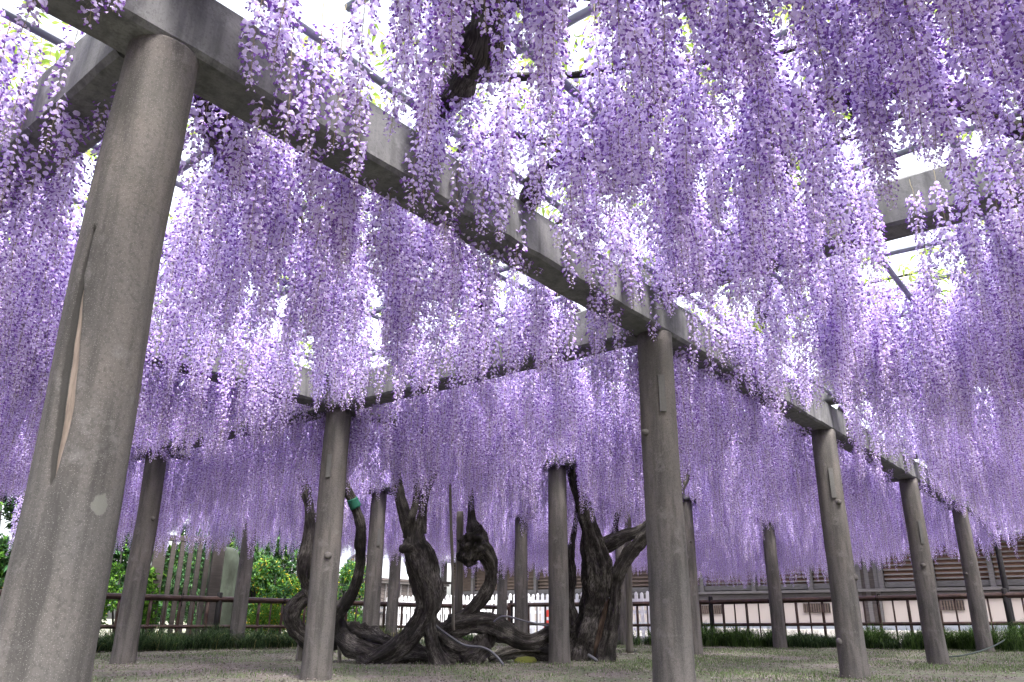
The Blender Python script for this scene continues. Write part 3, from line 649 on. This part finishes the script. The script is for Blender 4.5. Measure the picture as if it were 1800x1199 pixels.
# ------------------------------------------------------------------ bamboo fences
def fence(p, q, label, z_of, first=0.0):
    p, q = np.array(p, float), np.array(q, float); L = np.linalg.norm(q-p); d = (q-p)/L; root = empty('bamboo_fence', (p[0], p[1], 0)); rz = math.atan2(d[1], d[0])
    tag(root, label, 'fence', 'brown bamboo fences round the wisteria')
    loc = lambda s: (d[0]*s, d[1]*s)
    def rail(z, r, nm):
        n = int(L/.42); P = []; R = []
        for i in range(n+1):
            s = L*i/n; x, y = loc(s)
            for e, f in ((-.012, 1), (0, 1.06), (.012, 1)):
                ss = s+e; x, y = loc(ss); P.append((x, y, z+z_of(p[0]+x, p[1]+y))); R.append(r*f)
        MB().tube(P, R, 12).build(nm, 'bamboo_brown', root)
    rail(1.0, .06, 'top_rail'); rail(.45, .038, 'lower_rail')
    n = int(L/.3125); 
    me = {}
    for i in range(1, n):
        s = i*.3125+first; post = (i+4) % 11 == 0
        if s > L-.1: break
        x, y = loc(s); z0 = z_of(p[0]+x, p[1]+y); thick = i % 2 == 0
        key = thick
        if key not in me:
            k = MB(); r = .033 if thick else .019; k.tube([(0, 0, -.1), (0, 0, .3), (0, 0, .31), (0, 0, .32), (0, 0, .7), (0, 0, .71), (0, 0, .72), (0, 0, .96)], [r, r, r*1.1, r, r, r*1.1, r, r], 9)
            o = k.build('baluster', 'bamboo_brown', root); me[key] = o.data
        else: o = link('baluster', me[key], root)
        o.location = (x, y, z0)
        if thick and i % 8 == 2:
            k = MB(); zz = 1.0
            for e in (-.018, .012): k.tube([(e+.01*math.sin(a), .056*math.cos(a), .056*math.sin(a)) for a in np.linspace(0, 6.28, 13)], .009, 6)
            k.tube([(0, 0, .05), (.02, .0, .085), (.045, 0, .095), (.06, .01, .07)], .011, 6); k.tube([(0, -.055, -.05), (-.01, -.06, -.11), (.012, -.06, -.16)], .009, 6)
            o = k.build('rope_tie', 'rope_black', root); o.location = (x, y, zz+z0); o.rotation_euler = (0, 0, rz)
    for s in np.arange(0, L+.1, 3.3):
        x, y = loc(s); z0 = z_of(p[0]+x, p[1]+y); k = MB(); k.tube([(0, 0, -.15), (0, 0, 1.12), (0, 0, 1.14)], [.058, .056, .048], 14)
        o = k.build('post', 'bamboo_brown' if int(s/3.3) % 2 else 'post_black', root); o.location = (x-.0*d[0], y, z0)
    return root
FX, FY = 18.55, 12.9
fence((5.26-3.3, FY), (FX-.12, FY), 'dark brown bamboo rail fence in front of the green shrubs and white hall', lambda x, y: -.06, .1)
fence((FX, FY-.02), (FX, -4.2), 'dark brown bamboo rail fence in front of the cream wall with slatted screens', lambda x, y: rise(x, y)+.02, .05)

# ------------------------------------------------------------------ grass and ground cover
def blades(name, base, n, hgt, wid, mats, mixw, bendm=.6, kind='stuff', label=None, cat=None, seed=1, clump=0):
    g = np.random.default_rng(seed); B = base(g, n); a = g.uniform(0, 6.28, n); h = hgt*g.uniform(.5, 1.15, n)*np.array([1+.9*mn.noise(Vector((p[0]*2.6, p[1]*2.6, seed))) for p in B]); bd = bendm*g.uniform(.2, 1.2, n)
    dx = np.stack([np.cos(a), np.sin(a), 0*a], 1); sx = np.stack([-np.sin(a), np.cos(a), 0*a], 1)*(wid*g.uniform(.7, 1.3, n))[:, None]; up = np.array([0, 0, 1.0]); H = h[:, None]; BD = bd[:, None]
    p1 = B+up*H*.45+dx*H*BD*.2; p2 = B+up*H*(.8-.1*BD)+dx*H*BD*.6; p3 = B+up*H*(.95-.45*BD)+dx*H*BD*1.15
    V = np.stack([B-sx, B+sx, p1-sx*.9, p1+sx*.9, p2-sx*.6, p2+sx*.6, p3], 1).reshape(-1, 3); i = np.arange(n)*7
    F = np.concatenate([np.stack([i+q[0], i+q[1], i+q[2]], 1) for q in ((0, 1, 3), (0, 3, 2), (2, 3, 5), (2, 5, 4), (4, 5, 6))], 1).reshape(-1, 3)
    mi = np.repeat(g.choice(len(mats), n, p=mixw), 5)
    return tag(np_mesh(name, V, F, mats, attr=np.repeat(g.uniform(0, 1, n), 5), mi=mi), label, cat, kind=kind)
def band(x0, x1, y0, y1, tuft):
    def fn(g, n):
        m_ = max(4, int((x1-x0)*(y1-y0)*tuft)); cx, cy2 = g.uniform(x0, x1, m_), g.uniform(y0, y1, m_); k = g.integers(0, m_, n)
        X, Y = cx[k]+g.normal(0, .07, n), cy2[k]+g.normal(0, .07, n); return np.stack([X, Y, np.array([rise(a, b) for a, b in zip(X, Y)])-.02], 1)
    return fn
blades('mondo_grass', band(3.5, 10.6, 11.55, 12.75, 16), 17000, .36, .005, ['blade_dark', 'blade_green', 'blade_dry'], [.86, .1, .04], label='dark low mondo grass along the foot of the shrub side fence', cat='ground cover', seed=3, bendm=1.25)
blades('tall_grass', band(10.2, 13.4, 11.7, 12.8, 12), 5000, .40, .0045, ['blade_dry', 'blade_green', 'blade_dark'], [.4, .25, .35], label='pale dry grass beside the shrub side fence post', cat='grass', seed=4, bendm=1.0)
blades('ground_cover', band(13.0, 18.4, 11.7, 12.7, 10), 3500, .3, .005, ['blade_dark', 'blade_green'], [.6, .4], label='loose green weeds under the fence behind the lying trunk', cat='weeds', seed=5)
blades('tuft_grass', band(17.35, 18.3, 4.4, 7.6, 15), 9000, .46, .0055, ['blade_green', 'blade_dark'], [.7, .3], label='bright green long grass tufts below the bamboo fence and cream wall', cat='grass', seed=6, bendm=.95)
blades('tuft_grass', band(17.35, 18.3, -1.2, 2.6, 13), 9000, .44, .0055, ['blade_green', 'blade_dark'], [.75, .25], label='bright green grass tufts between the two farthest pillars of the long row', cat='grass', seed=7, bendm=.95)
blades('ground_cover', band(17.4, 18.4, 1.4, 4.7, 16), 6500, .30, .006, ['blade_dark', 'blade_green'], [.9, .1], label='low dark ground cover below the fence between the bright grass tufts', cat='ground cover', seed=9, bendm=1.3)
blades('ground_cover', band(16.9, 18.2, 7.8, 11.5, 14), 6500, .28, .006, ['blade_dark', 'blade_green'], [.8, .2], label='low dark ground cover behind the stout upright trunk', cat='ground cover', seed=10, bendm=1.3)
def lawn(g, n):
    out = []
    while len(out) < n:
        x, y = g.uniform(2.2, 17.6), g.uniform(-1.2, 11.8)
        v = mn.noise(Vector((x*.55, y*.55, 4)))+.5*mn.noise(Vector((x*1.7, y*1.7, 9)))+(.12 if x > 8 else -.1)
        if v > g.uniform(-.25, .5): out.append((x, y, rise(x, y)-.02))
    return np.array(out)
blades('lawn', lawn, 42000, .045, .0035, ['grass_blade'], [1.0], label='thin short lawn grass between fallen petals', cat='grass', seed=11, bendm=.8)
g = np.random.default_rng(12); n = 42000
X, Y = g.uniform(1.8, 17.8, n), g.uniform(-1.4, 11.9, n); C = np.stack([X, Y, g.uniform(-.018, .012, n)], 1); a = g.uniform(0, 6.28, n); D = np.stack([np.cos(a), np.sin(a), g.normal(.1, .3, n)], 1); D /= np.linalg.norm(D, axis=1, keepdims=True)
C[:, 2] += [rise(x, y) for x, y in zip(X, Y)]
V, F = leaf_quads(C, D, np.stack([g.normal(0, .35, n), g.normal(0, .35, n), np.ones(n)], 1), g.uniform(.012, .036, n), g.uniform(.003, .010, n), .4)
tag(np_mesh('leaf_litter', V, F, ['litter'], attr=np.repeat(g.uniform(0, 1, n), 2)), 'fallen petals and dry leaf litter scattered over the ground', 'leaf litter', kind='stuff')

# ------------------------------------------------------------------ shrubs behind the left fence
def shrub(loc, rx, ry, h, n, mats, w_, label, seed, leaf_l=.10, name='shrub', cat='shrub', group='green shrubs behind the bamboo fence'):
    n = int(n*(1.7 if name == 'shrub' else 3.0))
    g = np.random.default_rng(seed); root = tag(empty(name, loc), label, cat, group)
    C, D = [], []
    cl = [(g.uniform(0, 6.28), math.sqrt(g.uniform(0, 1))*.85, g.uniform(.12, .98), g.uniform(.13, .26)) for _ in range(46)]
    while len(C) < n:
        ca, cr_, cz, cs = cl[g.integers(0, len(cl))]; sq = math.sin(math.pi*min(1, .18+.8*cz))**.6
        c = np.array([math.cos(ca)*cr_*rx*sq, math.sin(ca)*cr_*ry*sq, cz*h]); o = g.normal(0, 1, 3); o /= np.linalg.norm(o); o *= cs*g.uniform(.6, 1.05)*max(rx, .7)*1.1
        if o[2] < -.12 and g.uniform() < .5: continue
        p = c+o
        if p[2] < .03: continue
        C.append(p); D.append(o/np.linalg.norm(o)*.6+np.array([0, 0, .15])+g.normal(0, .5, 3))
    C, D = np.array(C), np.array(D); D /= np.linalg.norm(D, axis=1, keepdims=True)
    V, F = leaf_quads(C, D, g.normal(0, .5, (n, 3))+[0, 0, 1], g.uniform(.7, 1.3, n)*leaf_l, g.uniform(.8, 1.2, n)*leaf_l*.22)
    mi = np.repeat(g.choice(len(mats), n, p=w_), 2)
    tag(np_mesh('crown', V, F, mats, root, mi=mi, attr=np.repeat(np.clip(g.normal(.5, .28, n), 0, 1), 2)), kind='stuff')
    k = MB()
    for j in range(7):
        a = g.uniform(0, 6.28); k.tube(smooth_path([[0, 0, -.1, .03], [math.cos(a)*rx*.2, math.sin(a)*ry*.2, h*.3, .022], [math.cos(a)*rx*.45, math.sin(a)*ry*.45, h*.65, .012], [math.cos(a)*rx*.5, math.sin(a)*ry*.5, h*.85, .006]], 4)[:, :3], [.03-.0018*i for i in range(13)], 6)
    k.build('trunk', 'bark', root); return root
shrub((5.9, 14.3, 0), .95, .8, 2.0, 5200, ['leaf_shrub', 'leaf_yellow'], [.96, .04], 'bright leafy shrub left of the weathered wooden slat frame', 41)
shrub((6.9, 15.6, 0), .8, .7, 2.7, 3800, ['leaf_shrub', 'leaf_dark'], [.7, .3], 'taller darker shrub behind the slat frame, half under the blossoms', 42)
shrub((7.6, 14.4, 0), .35, .35, 1.5, 1500, ['leaf_shrub'], [1.0], 'small bright shrub squeezed beside the slat frame post', 43)
shrub((10.6, 17.2, 0), .9, .9, 3.0, 3800, ['leaf_dark', 'leaf_bluish'], [.5, .5], 'dark shrub behind the mossy standing stone', 44)
shrub((11.1, 15.0, 0), 1.0, .8, 1.9, 5200, ['leaf_bluish', 'leaf_shrub', 'leaf_yellow'], [.5, .45, .05], 'rounded bluish green shrub between standing stone and looping trunk', 45)
shrub((12.9, 15.3, 0), 1.0, .8, 2.3, 5200, ['leaf_shrub', 'leaf_bluish', 'leaf_yellow'], [.55, .33, .12], 'shrub flecked with yellow leaves behind the looping trunk', 46)
shrub((10.6, 13.9, 0), .8, .45, .85, 3000, ['leaf_shrub', 'leaf_yellow'], [.9, .1], 'low clipped yellow green shrub just behind the bamboo fence', 47, .06)
shrub((15.0, 16.2, 0), .7, .6, 2.2, 2600, ['leaf_bluish', 'leaf_shrub', 'leaf_yellow'], [.5, .45, .05], 'thin shrub in front of the white hall window', 48)

for k_, (x, y, rx, h, lb) in enumerate([(6.2, 18.2, 2.0, 4.6, 'broad dark green tree beyond the near end of the shrub side fence'), (9.7, 19.6, 1.8, 4.4, 'dense green tree standing behind the wooden slat frame'), (12.6, 20.0, 1.8, 4.0, 'green tree behind the mossy standing stone and its dark shrub'), (15.6, 20.6, 1.7, 4.0, 'green tree beside the end of the white hall')]):
    shrub((x, y, 0), rx, 1.4, h, 5200, ['leaf_dark', 'leaf_bluish', 'leaf_shrub'], [.4, .35, .25], lb, 60+k_, .19, 'garden_tree', 'tree', 'trees beyond the shrubs')

# ------------------------------------------------------------------ wooden slat frame and standing stone
fr = tag(empty('wooden_frame', (8.0, 14.3, 0)), 'weathered wooden frame of two thick posts and upright slats under a lintel', 'wooden frame')
P0, P1_ = np.array([7.92, 14.5]), np.array([9.06, 14.0]); dv = (P1_-P0); ang = math.atan2(dv[1], dv[0])
def fpart(nm, t, wd, dp, z0, z1, mt):
    c = P0+dv*t-np.array([8.0, 14.3]); k = MB(); k.box((0, 0, (z0+z1)/2), (wd, dp, z1-z0), bev=.008); o = k.build(nm, mt, fr, smooth=False); o.location = (c[0], c[1], 0); o.rotation_euler = (0, 0, ang)
fpart('post', 0, .25, .27, -.1, 2.2, 'wood_frame'); fpart('post', 1, .25, .27, -.1, 2.2, 'wood_frame')
for t in (.22, .37, .52, .67, .82): fpart('slat', t, .10, .13, -.1, 2.2, 'wood_frame')
c = P0+dv*.5-np.array([8.0, 14.3]); k = MB(); k.box((0, 0, 2.26), (1.75, .16, .12), bev=.01); o = k.build('lintel', 'wood_frame', fr, smooth=False); o.location = (c[0], c[1], 0); o.rotation_euler = (0, 0, ang)
k = MB(); k.box((0, 0, .2), (1.35, .14, .1), bev=.01); o = k.build('sill', 'wood_frame', fr, smooth=False); o.location = (c[0], c[1], 0); o.rotation_euler = (0, 0, ang)
st = tag(empty('standing_stone', (10.0, 15.1, 0)), 'tall mossy green standing stone monument beside the wooden slat frame', 'monument')
k = MB(); sec = smooth_path([[0, 0, -.1, .34], [.02, 0, .4, .37], [0, 0, 1.0, .37], [-.03, 0, 1.7, .35], [-.05, 0, 2.1, .31], [-.06, 0, 2.2, .22], [-.06, 0, 2.24, .05]], 5)
V = []; n = 20
for r in sec:
    for j in range(n):
        a = 2*math.pi*j/n; e = 1+.3*mn.noise(Vector((math.cos(a)*1.5, math.sin(a)*1.5, r[2]*1.5))); V.append((r[0]+r[3]*e*math.cos(a), r[1]+r[3]*.5*e*math.sin(a), r[2]))
F = [(i*n+j, i*n+(j+1) % n, (i+1)*n+(j+1) % n, (i+1)*n+j) for i in range(len(sec)-1) for j in range(n)]+[tuple(range((len(sec)-1)*n, len(sec)*n))]
o = k.add(V, F).build('slab', 'stone_green', st); o.rotation_euler = (0, 0, -.55)
k = MB(); k.box((0, 0, .06), (1.0, .6, .2), bev=.03); k.build('plinth', 'stone_pale', st, smooth=False)

# ------------------------------------------------------------------ white hall (wall along X at y = 22)
hall = tag(empty('white_hall', (21, 22, 0)), 'white plastered temple hall with bell shaped barred window above dark boarded wainscot', 'building')
HX, HY = 21.0, 22.0
def hp(nm, c, d, mt, parent=hall, bev=0.0, smooth=False):
    k = MB(); k.box((0, 0, 0), d, bev=bev); o = k.build(nm, mt, parent, smooth=smooth); o.location = (c[0]-HX, c[1]-HY, c[2]) if parent is hall else c; return o
hp('wall', (22.1, 22.2, 2.0), (6.4, .3, 4.6), 'plaster_white')
hp('foundation', (22.1, 22.02, .35), (6.4, .1, .9), 'wood_grey')
for x in (19.4, 20.35, 21.15, 21.95, 23.0): hp('foundation_vent', (x, 21.955, .58), (.5, .04, .45), 'dark_void')
hp('ledge', (22.1, 21.86, 2.12), (6.4, .3, .1), 'wood_dark'); hp('ledge_trim', (22.1, 21.9, 2.02), (6.4, .2, .08), 'wood_pale')
for i in range(6): hp('wainscot_board', (22.1, 21.985-.004*(i % 2), 1.90-.15*i), (6.4, .06, .14), 'wood_dark')
for x in np.arange(19.1, 25.2, .42): hp('batten', (x, 21.93, 1.48), (.045, .05, .98), 'wood_grey')
hp('sill_beam', (22.1, 21.92, .93), (6.4, .18, .12), 'wood_grey')
for x in (19.0, 22.2, 25.1): hp('wall_post', (x, 21.98, 3.1), (.2, .2, 2.2), 'wood_grey')
wn = empty('window', (20.15-HX, -.06, 2.25)); wn.parent = hall
prof = [(-.62, 0), (-.6, .35), (-.55, .55), (-.42, .68), (-.22, .76), (0, .86), (.22, .76), (.42, .68), (.55, .55), (.6, .35), (.62, 0)]
def prism(pr, y0, y1):
    V = [(x, y, z) for y in (y0, y1) for x, z in pr]; n = len(pr); return V, [tuple(range(n)), tuple(range(2*n-1, n-1, -1))]+[(i, n+i, n+(i+1) % n, (i+1) % n) for i in range(n)]
k = MB(); k.add(*prism(prof, -.03, .12)); k.build('pane', 'window_pane', wn, smooth=False)
for i in range(13):
    x = -.54+.09*i; zt = np.interp(x, [p[0] for p in prof], [p[1] for p in prof]); k = MB(); k.box((x, -.06, zt/2), (.03, .035, zt-.02)); k.build('bar', 'wood_pale', wn, smooth=False)
k = MB(); k.tube([(x, -.07, z) for x, z in prof], .04, 6); k.build('frame', 'wood_dark', wn)
rf = MB()
for i in range(42):
    x = 18.2+i*.19
    rf.tube([(x-HX, -.9, 4.1), (x-HX, 1.0, 5.2), (x-HX, 3.0, 6.2)], .085, 6)
rf.box((22.1-HX, 1.0, 5.0), (7.6, .2, .2)); rf.add([(18.1-HX, -.9, 4.06), (26-HX, -.9, 4.06), (26-HX, 3, 6.12), (18.1-HX, 3, 6.12), (18.1-HX, -.9, 3.94), (26-HX, -.9, 3.94), (26-HX, 3, 6.0), (18.1-HX, 3, 6.0)], [(0, 1, 2, 3), (7, 6, 5, 4), (0, 4, 5, 1), (1, 5, 6, 2), (3, 2, 6, 7), (0, 3, 7, 4)])
rf.build('roof', 'tile_dark', hall)

# ------------------------------------------------------------------ long house with slatted screens (wall along Y at x = 25.3)
house = tag(empty('long_house', (25.3, 10, 0)), 'long wooden house with slatted reed screens above a cream plaster wall', 'building')
QX, QY = 25.3, 10.0
def qp(nm, c, d, mt, bev=0.0, parent=house):
    k = MB(); k.box((0, 0, 0), d, bev=bev); o = k.build(nm, mt, parent, smooth=False); o.location = (c[0]-QX, c[1]-QY, c[2]); return o
Y0, Y1 = -6.0, 21.8; YC, YL = (Y0+Y1)/2, Y1-Y0
qp('wall', (25.45, YC, 1.0), (.3, YL, .9), 'plaster_cream')
qp('upper_wall', (25.55, YC, 2.5), (.3, YL, 2.1), 'wood_dark')
qp('base_course', (25.3, YC, .42), (.42, YL, .26), 'base_blue')
for i in range(14): qp('kerb_stone', (24.75, Y0+1+2*i, .23), (.3, 1.97, .30+.02*(i % 2)), 'stone_pale', .02)
qp('sill', (25.18, YC, 1.52), (.34, YL, .09), 'wood_grey', .01); qp('sill_board', (25.26, YC, 1.37), (.14, YL, .16), 'wood_grey')
BAYS = [-4.6, -2.6, -.9, .75, 2.27, 3.7, 4.35, 5.85, 7.74, 9.6, 11.5, 13.3, 15.1, 16.9, 18.7, 20.3, 21.6]
for a, b in zip(BAYS[:-1], BAYS[1:]):
    qp('screen_post', (25.17, a, 2.3), (.13, .13, 1.47), 'wood_grey')
    if b-a < 1:                                                     # the boarded bay runs down to the base
        for q in range(4): qp('board', (25.2-.004*(q % 2), a+.08+(b-a-.1)*(q+.5)/4, 1.75), (.08, (b-a-.1)/4-.006, 2.4), 'wood_dark' if q % 2 else 'wood_grey')
        continue
    qp('reed_panel', (25.36, (a+b)/2, 2.35), (.02, b-a-.13, 1.3), 'reed_panel' if a < 9 else 'wood_slat')
    qp('bottom_board', (25.24, (a+b)/2, 1.68), (.07, b-a-.14, .16), 'wood_grey')
    me0 = None
    for i in range(9):
        o = qp('screen_slat', (25.27, (a+b)/2, 1.84+.135*i), (.05, b-a-.14, .045), 'wood_pale' if a < 9 else 'wood_slat')
qp('head_beam', (25.2, YC, 3.1), (.25, YL, .16), 'wood_dark')
for y0, y1, z in ((8.99, 10.5, .98), (5.37, 6.2, 1.02), (1.6, 2.4, 1.08), (13.2, 14.0, 1.0), (-2.5, -1.7, 1.0)):
    vt = empty('wall_vent', (25.27-QX, (y0+y1)/2-QY, z)); vt.parent = house
    k = MB(); k.box((0, 0, 0), (.06, y1-y0, .28)); k.build('vent_box', 'wood_dark', vt, smooth=False)
    for i in range(int((y1-y0)/.075)): k = MB(); k.box((-.04, -(y1-y0)/2+.05+.075*i, 0), (.03, .03, .26)); k.build('vent_bar', 'wood_slat', vt, smooth=False)
rf = MB()
for i in range(150):
    y = Y0-.5+i*.19-QY
    if y+QY > Y1+.3: break
    rf.tube([(-1.1, y, 3.02), (.9, y, 3.75), (3.6, y, 4.7)], .085, 6)
rf.add([(-1.15, Y0-.6-QY, 2.98), (3.6, Y0-.6-QY, 4.68), (3.6, Y1+.3-QY, 4.68), (-1.15, Y1+.3-QY, 2.98), (-1.15, Y0-.6-QY, 2.88), (3.6, Y0-.6-QY, 4.56), (3.6, Y1+.3-QY, 4.56), (-1.15, Y1+.3-QY, 2.88)], [(0, 1, 2, 3), (7, 6, 5, 4), (0, 4, 5, 1), (1, 5, 6, 2), (3, 2, 6, 7), (0, 3, 7, 4)])
rf.build('roof', 'tile_dark', house)

# ------------------------------------------------------------------ white picket fence
pk = tag(empty('picket_fence', (21.5, 9.5, 0)), 'white painted picket fence standing in front of the wooden house', 'fence')
pm = None
for i in range(60):
    y = 9.55-9.5+i*.205
    if pm is None:
        k = MB(); pr = [(-.055, .1), (.055, .1), (.055, 1.38), (.035, 1.44), (0, 1.46), (-.035, 1.44), (-.055, 1.38)]; V = [(x, y_, z) for x in (-.012, .012) for y_, z in pr]; n = 7
        k.add(V, [tuple(range(n-1, -1, -1)), tuple(range(n, 2*n))]+[(j, (j+1) % n, n+(j+1) % n, n+j) for j in range(n)]); o = k.build('picket', 'white_paint', pk, smooth=False); pm = o.data
    else: o = link('picket', pm, pk)
    o.location = (0, y, .02*math.sin(i*2.1))
for z in (.35, .85, 1.2): k = MB(); k.box((.032, 6.1, z), (.035, 12.4, .1)); k.build('rail', 'white_paint', pk, smooth=False)
for i in range(6): k = MB(); k.box((.1, .1+2.4*i, .65), (.08, .08, 1.4)); k.build('post', 'white_paint', pk, smooth=False)

# ------------------------------------------------------------------ traffic cone, poles, pipes, hose
cn = tag(empty('traffic_cone', (20.0, 12.55, .16)), 'red traffic cone behind the bamboo fence beside a concrete pillar', 'traffic cone')
k = MB(); k.tube([(0, 0, .03), (0, 0, .08), (0, 0, .72), (0, 0, .74)], [.17, .155, .035, .028], 24); k.build('cone', 'red_plastic', cn)
k = MB(); k.tube([(0, 0, .38), (0, 0, .52)], [.098, .074], 24, cap=False); k.build('reflective_band', 'white_band', cn)
k = MB(); k.box((0, 0, .02), (.4, .4, .045), bev=.01); k.build('base', 'red_plastic', cn, smooth=False)
def prop_pole(name, rows, label, mt='weathered_wood', group=None):
    S = skel(rows, 6); k = MB(); k.tube(S[:, :3], S[:, 3], 10, lump=.15, lf=7); tag(k.build(name, mt), label, 'pole', group)
prop_pole('support_pole', [(791, 850, 2.2, 10.6), (793, 930, 2.6, 10.6), (796, 1010, 2.7, 10.6), (797, 1108, 2.7, 10.6)], 'thin crooked prop pole standing against the lying trunk')
prop_pole('support_pole', [(809, 900, 6, 11.5), (808, 980, 6.5, 11.5), (806, 1085, 7, 11.5), (805, 1155, 7, 11.5)], 'thick pale prop post under the burred stump')
prop_pole('support_pole', [(1104, 900, 5.5, 14.4), (1105, 1000, 6, 14.4), (1106, 1100, 6.5, 14.4), (1107, 1146, 6.5, 14.4)], 'round prop post in front of the far pillar beside the stout trunk')
S = skel([(762, 1098, 2.2, 10.75), (785, 1115, 2.2, 10.7), (815, 1134, 2.2, 10.65), (845, 1138, 2.2, 10.62), (862, 1145, 2.2, 10.6), (878, 1160, 2.4, 10.5), (886, 1172, 2.4, 10.4)], 6)
tag(MB().tube(S[:, :3], S[:, 3], 8).build('water_pipe', 'pvc_grey'), 'thin grey pipe bent over the lying trunk down to the ground', 'pipe')
S = skel([(868, 1094, 1.6, 10.9), (878, 1086, 1.6, 10.9), (892, 1084, 1.6, 10.9), (925, 1093, 1.6, 11.0), (972, 1103, 1.6, 11.2)], 6)
tag(MB().tube(S[:, :3], S[:, 3], 8).build('water_pipe', 'pvc_grey'), 'thin grey pipe rising from the lying trunk towards the pillar', 'pipe')
S = skel([(1034, 1152, 3, 11.25), (1041, 1156, 3, 11.2), (1049, 1162, 3, 11.15)], 5)
tag(MB().tube(S[:, :3], S[:, 3], 8).build('pipe_offcut', 'pvc_grey'), 'short grey pipe end at the foot of the stout trunk', 'pipe')
S = skel([(1668, 1155, 1.3, 13.6), (1690, 1153, 1.3, 13.6), (1720, 1146, 1.3, 13.8), (1745, 1137, 1.3, 14.2), (1765, 1126, 1.3, 14.8), (1785, 1112, 1.3, 15.6), (1800, 1100, 1.3, 16.2)], 6)
tag(MB().tube(S[:, :3], S[:, 3], 8).build('garden_hose', 'hose_green'), 'thin greenish hose curving up from the ground past the end pillar', 'hose')
k = MB(); p = on_z(925, 1163, 0); V = []; n = 14
for r, z in ((.2, -.03), (.21, .02), (.16, .055), (.05, .065)):
    for j in range(n): a = 2*math.pi*j/n; V.append((r*math.cos(a)*(1+.12*math.sin(3*a)), r*.6*math.sin(a), z))
o = k.add(V, [(i*n+j, i*n+(j+1) % n, (i+1)*n+(j+1) % n, (i+1)*n+j) for i in range(3) for j in range(n)]+[tuple(range(3*n, 4*n))]).build('flat_stone', 'mossy_stone'); o.location = (p[0], p[1], 0)
tag(o, 'flat yellow green mossy stone on the ground by the pillar', 'stone')
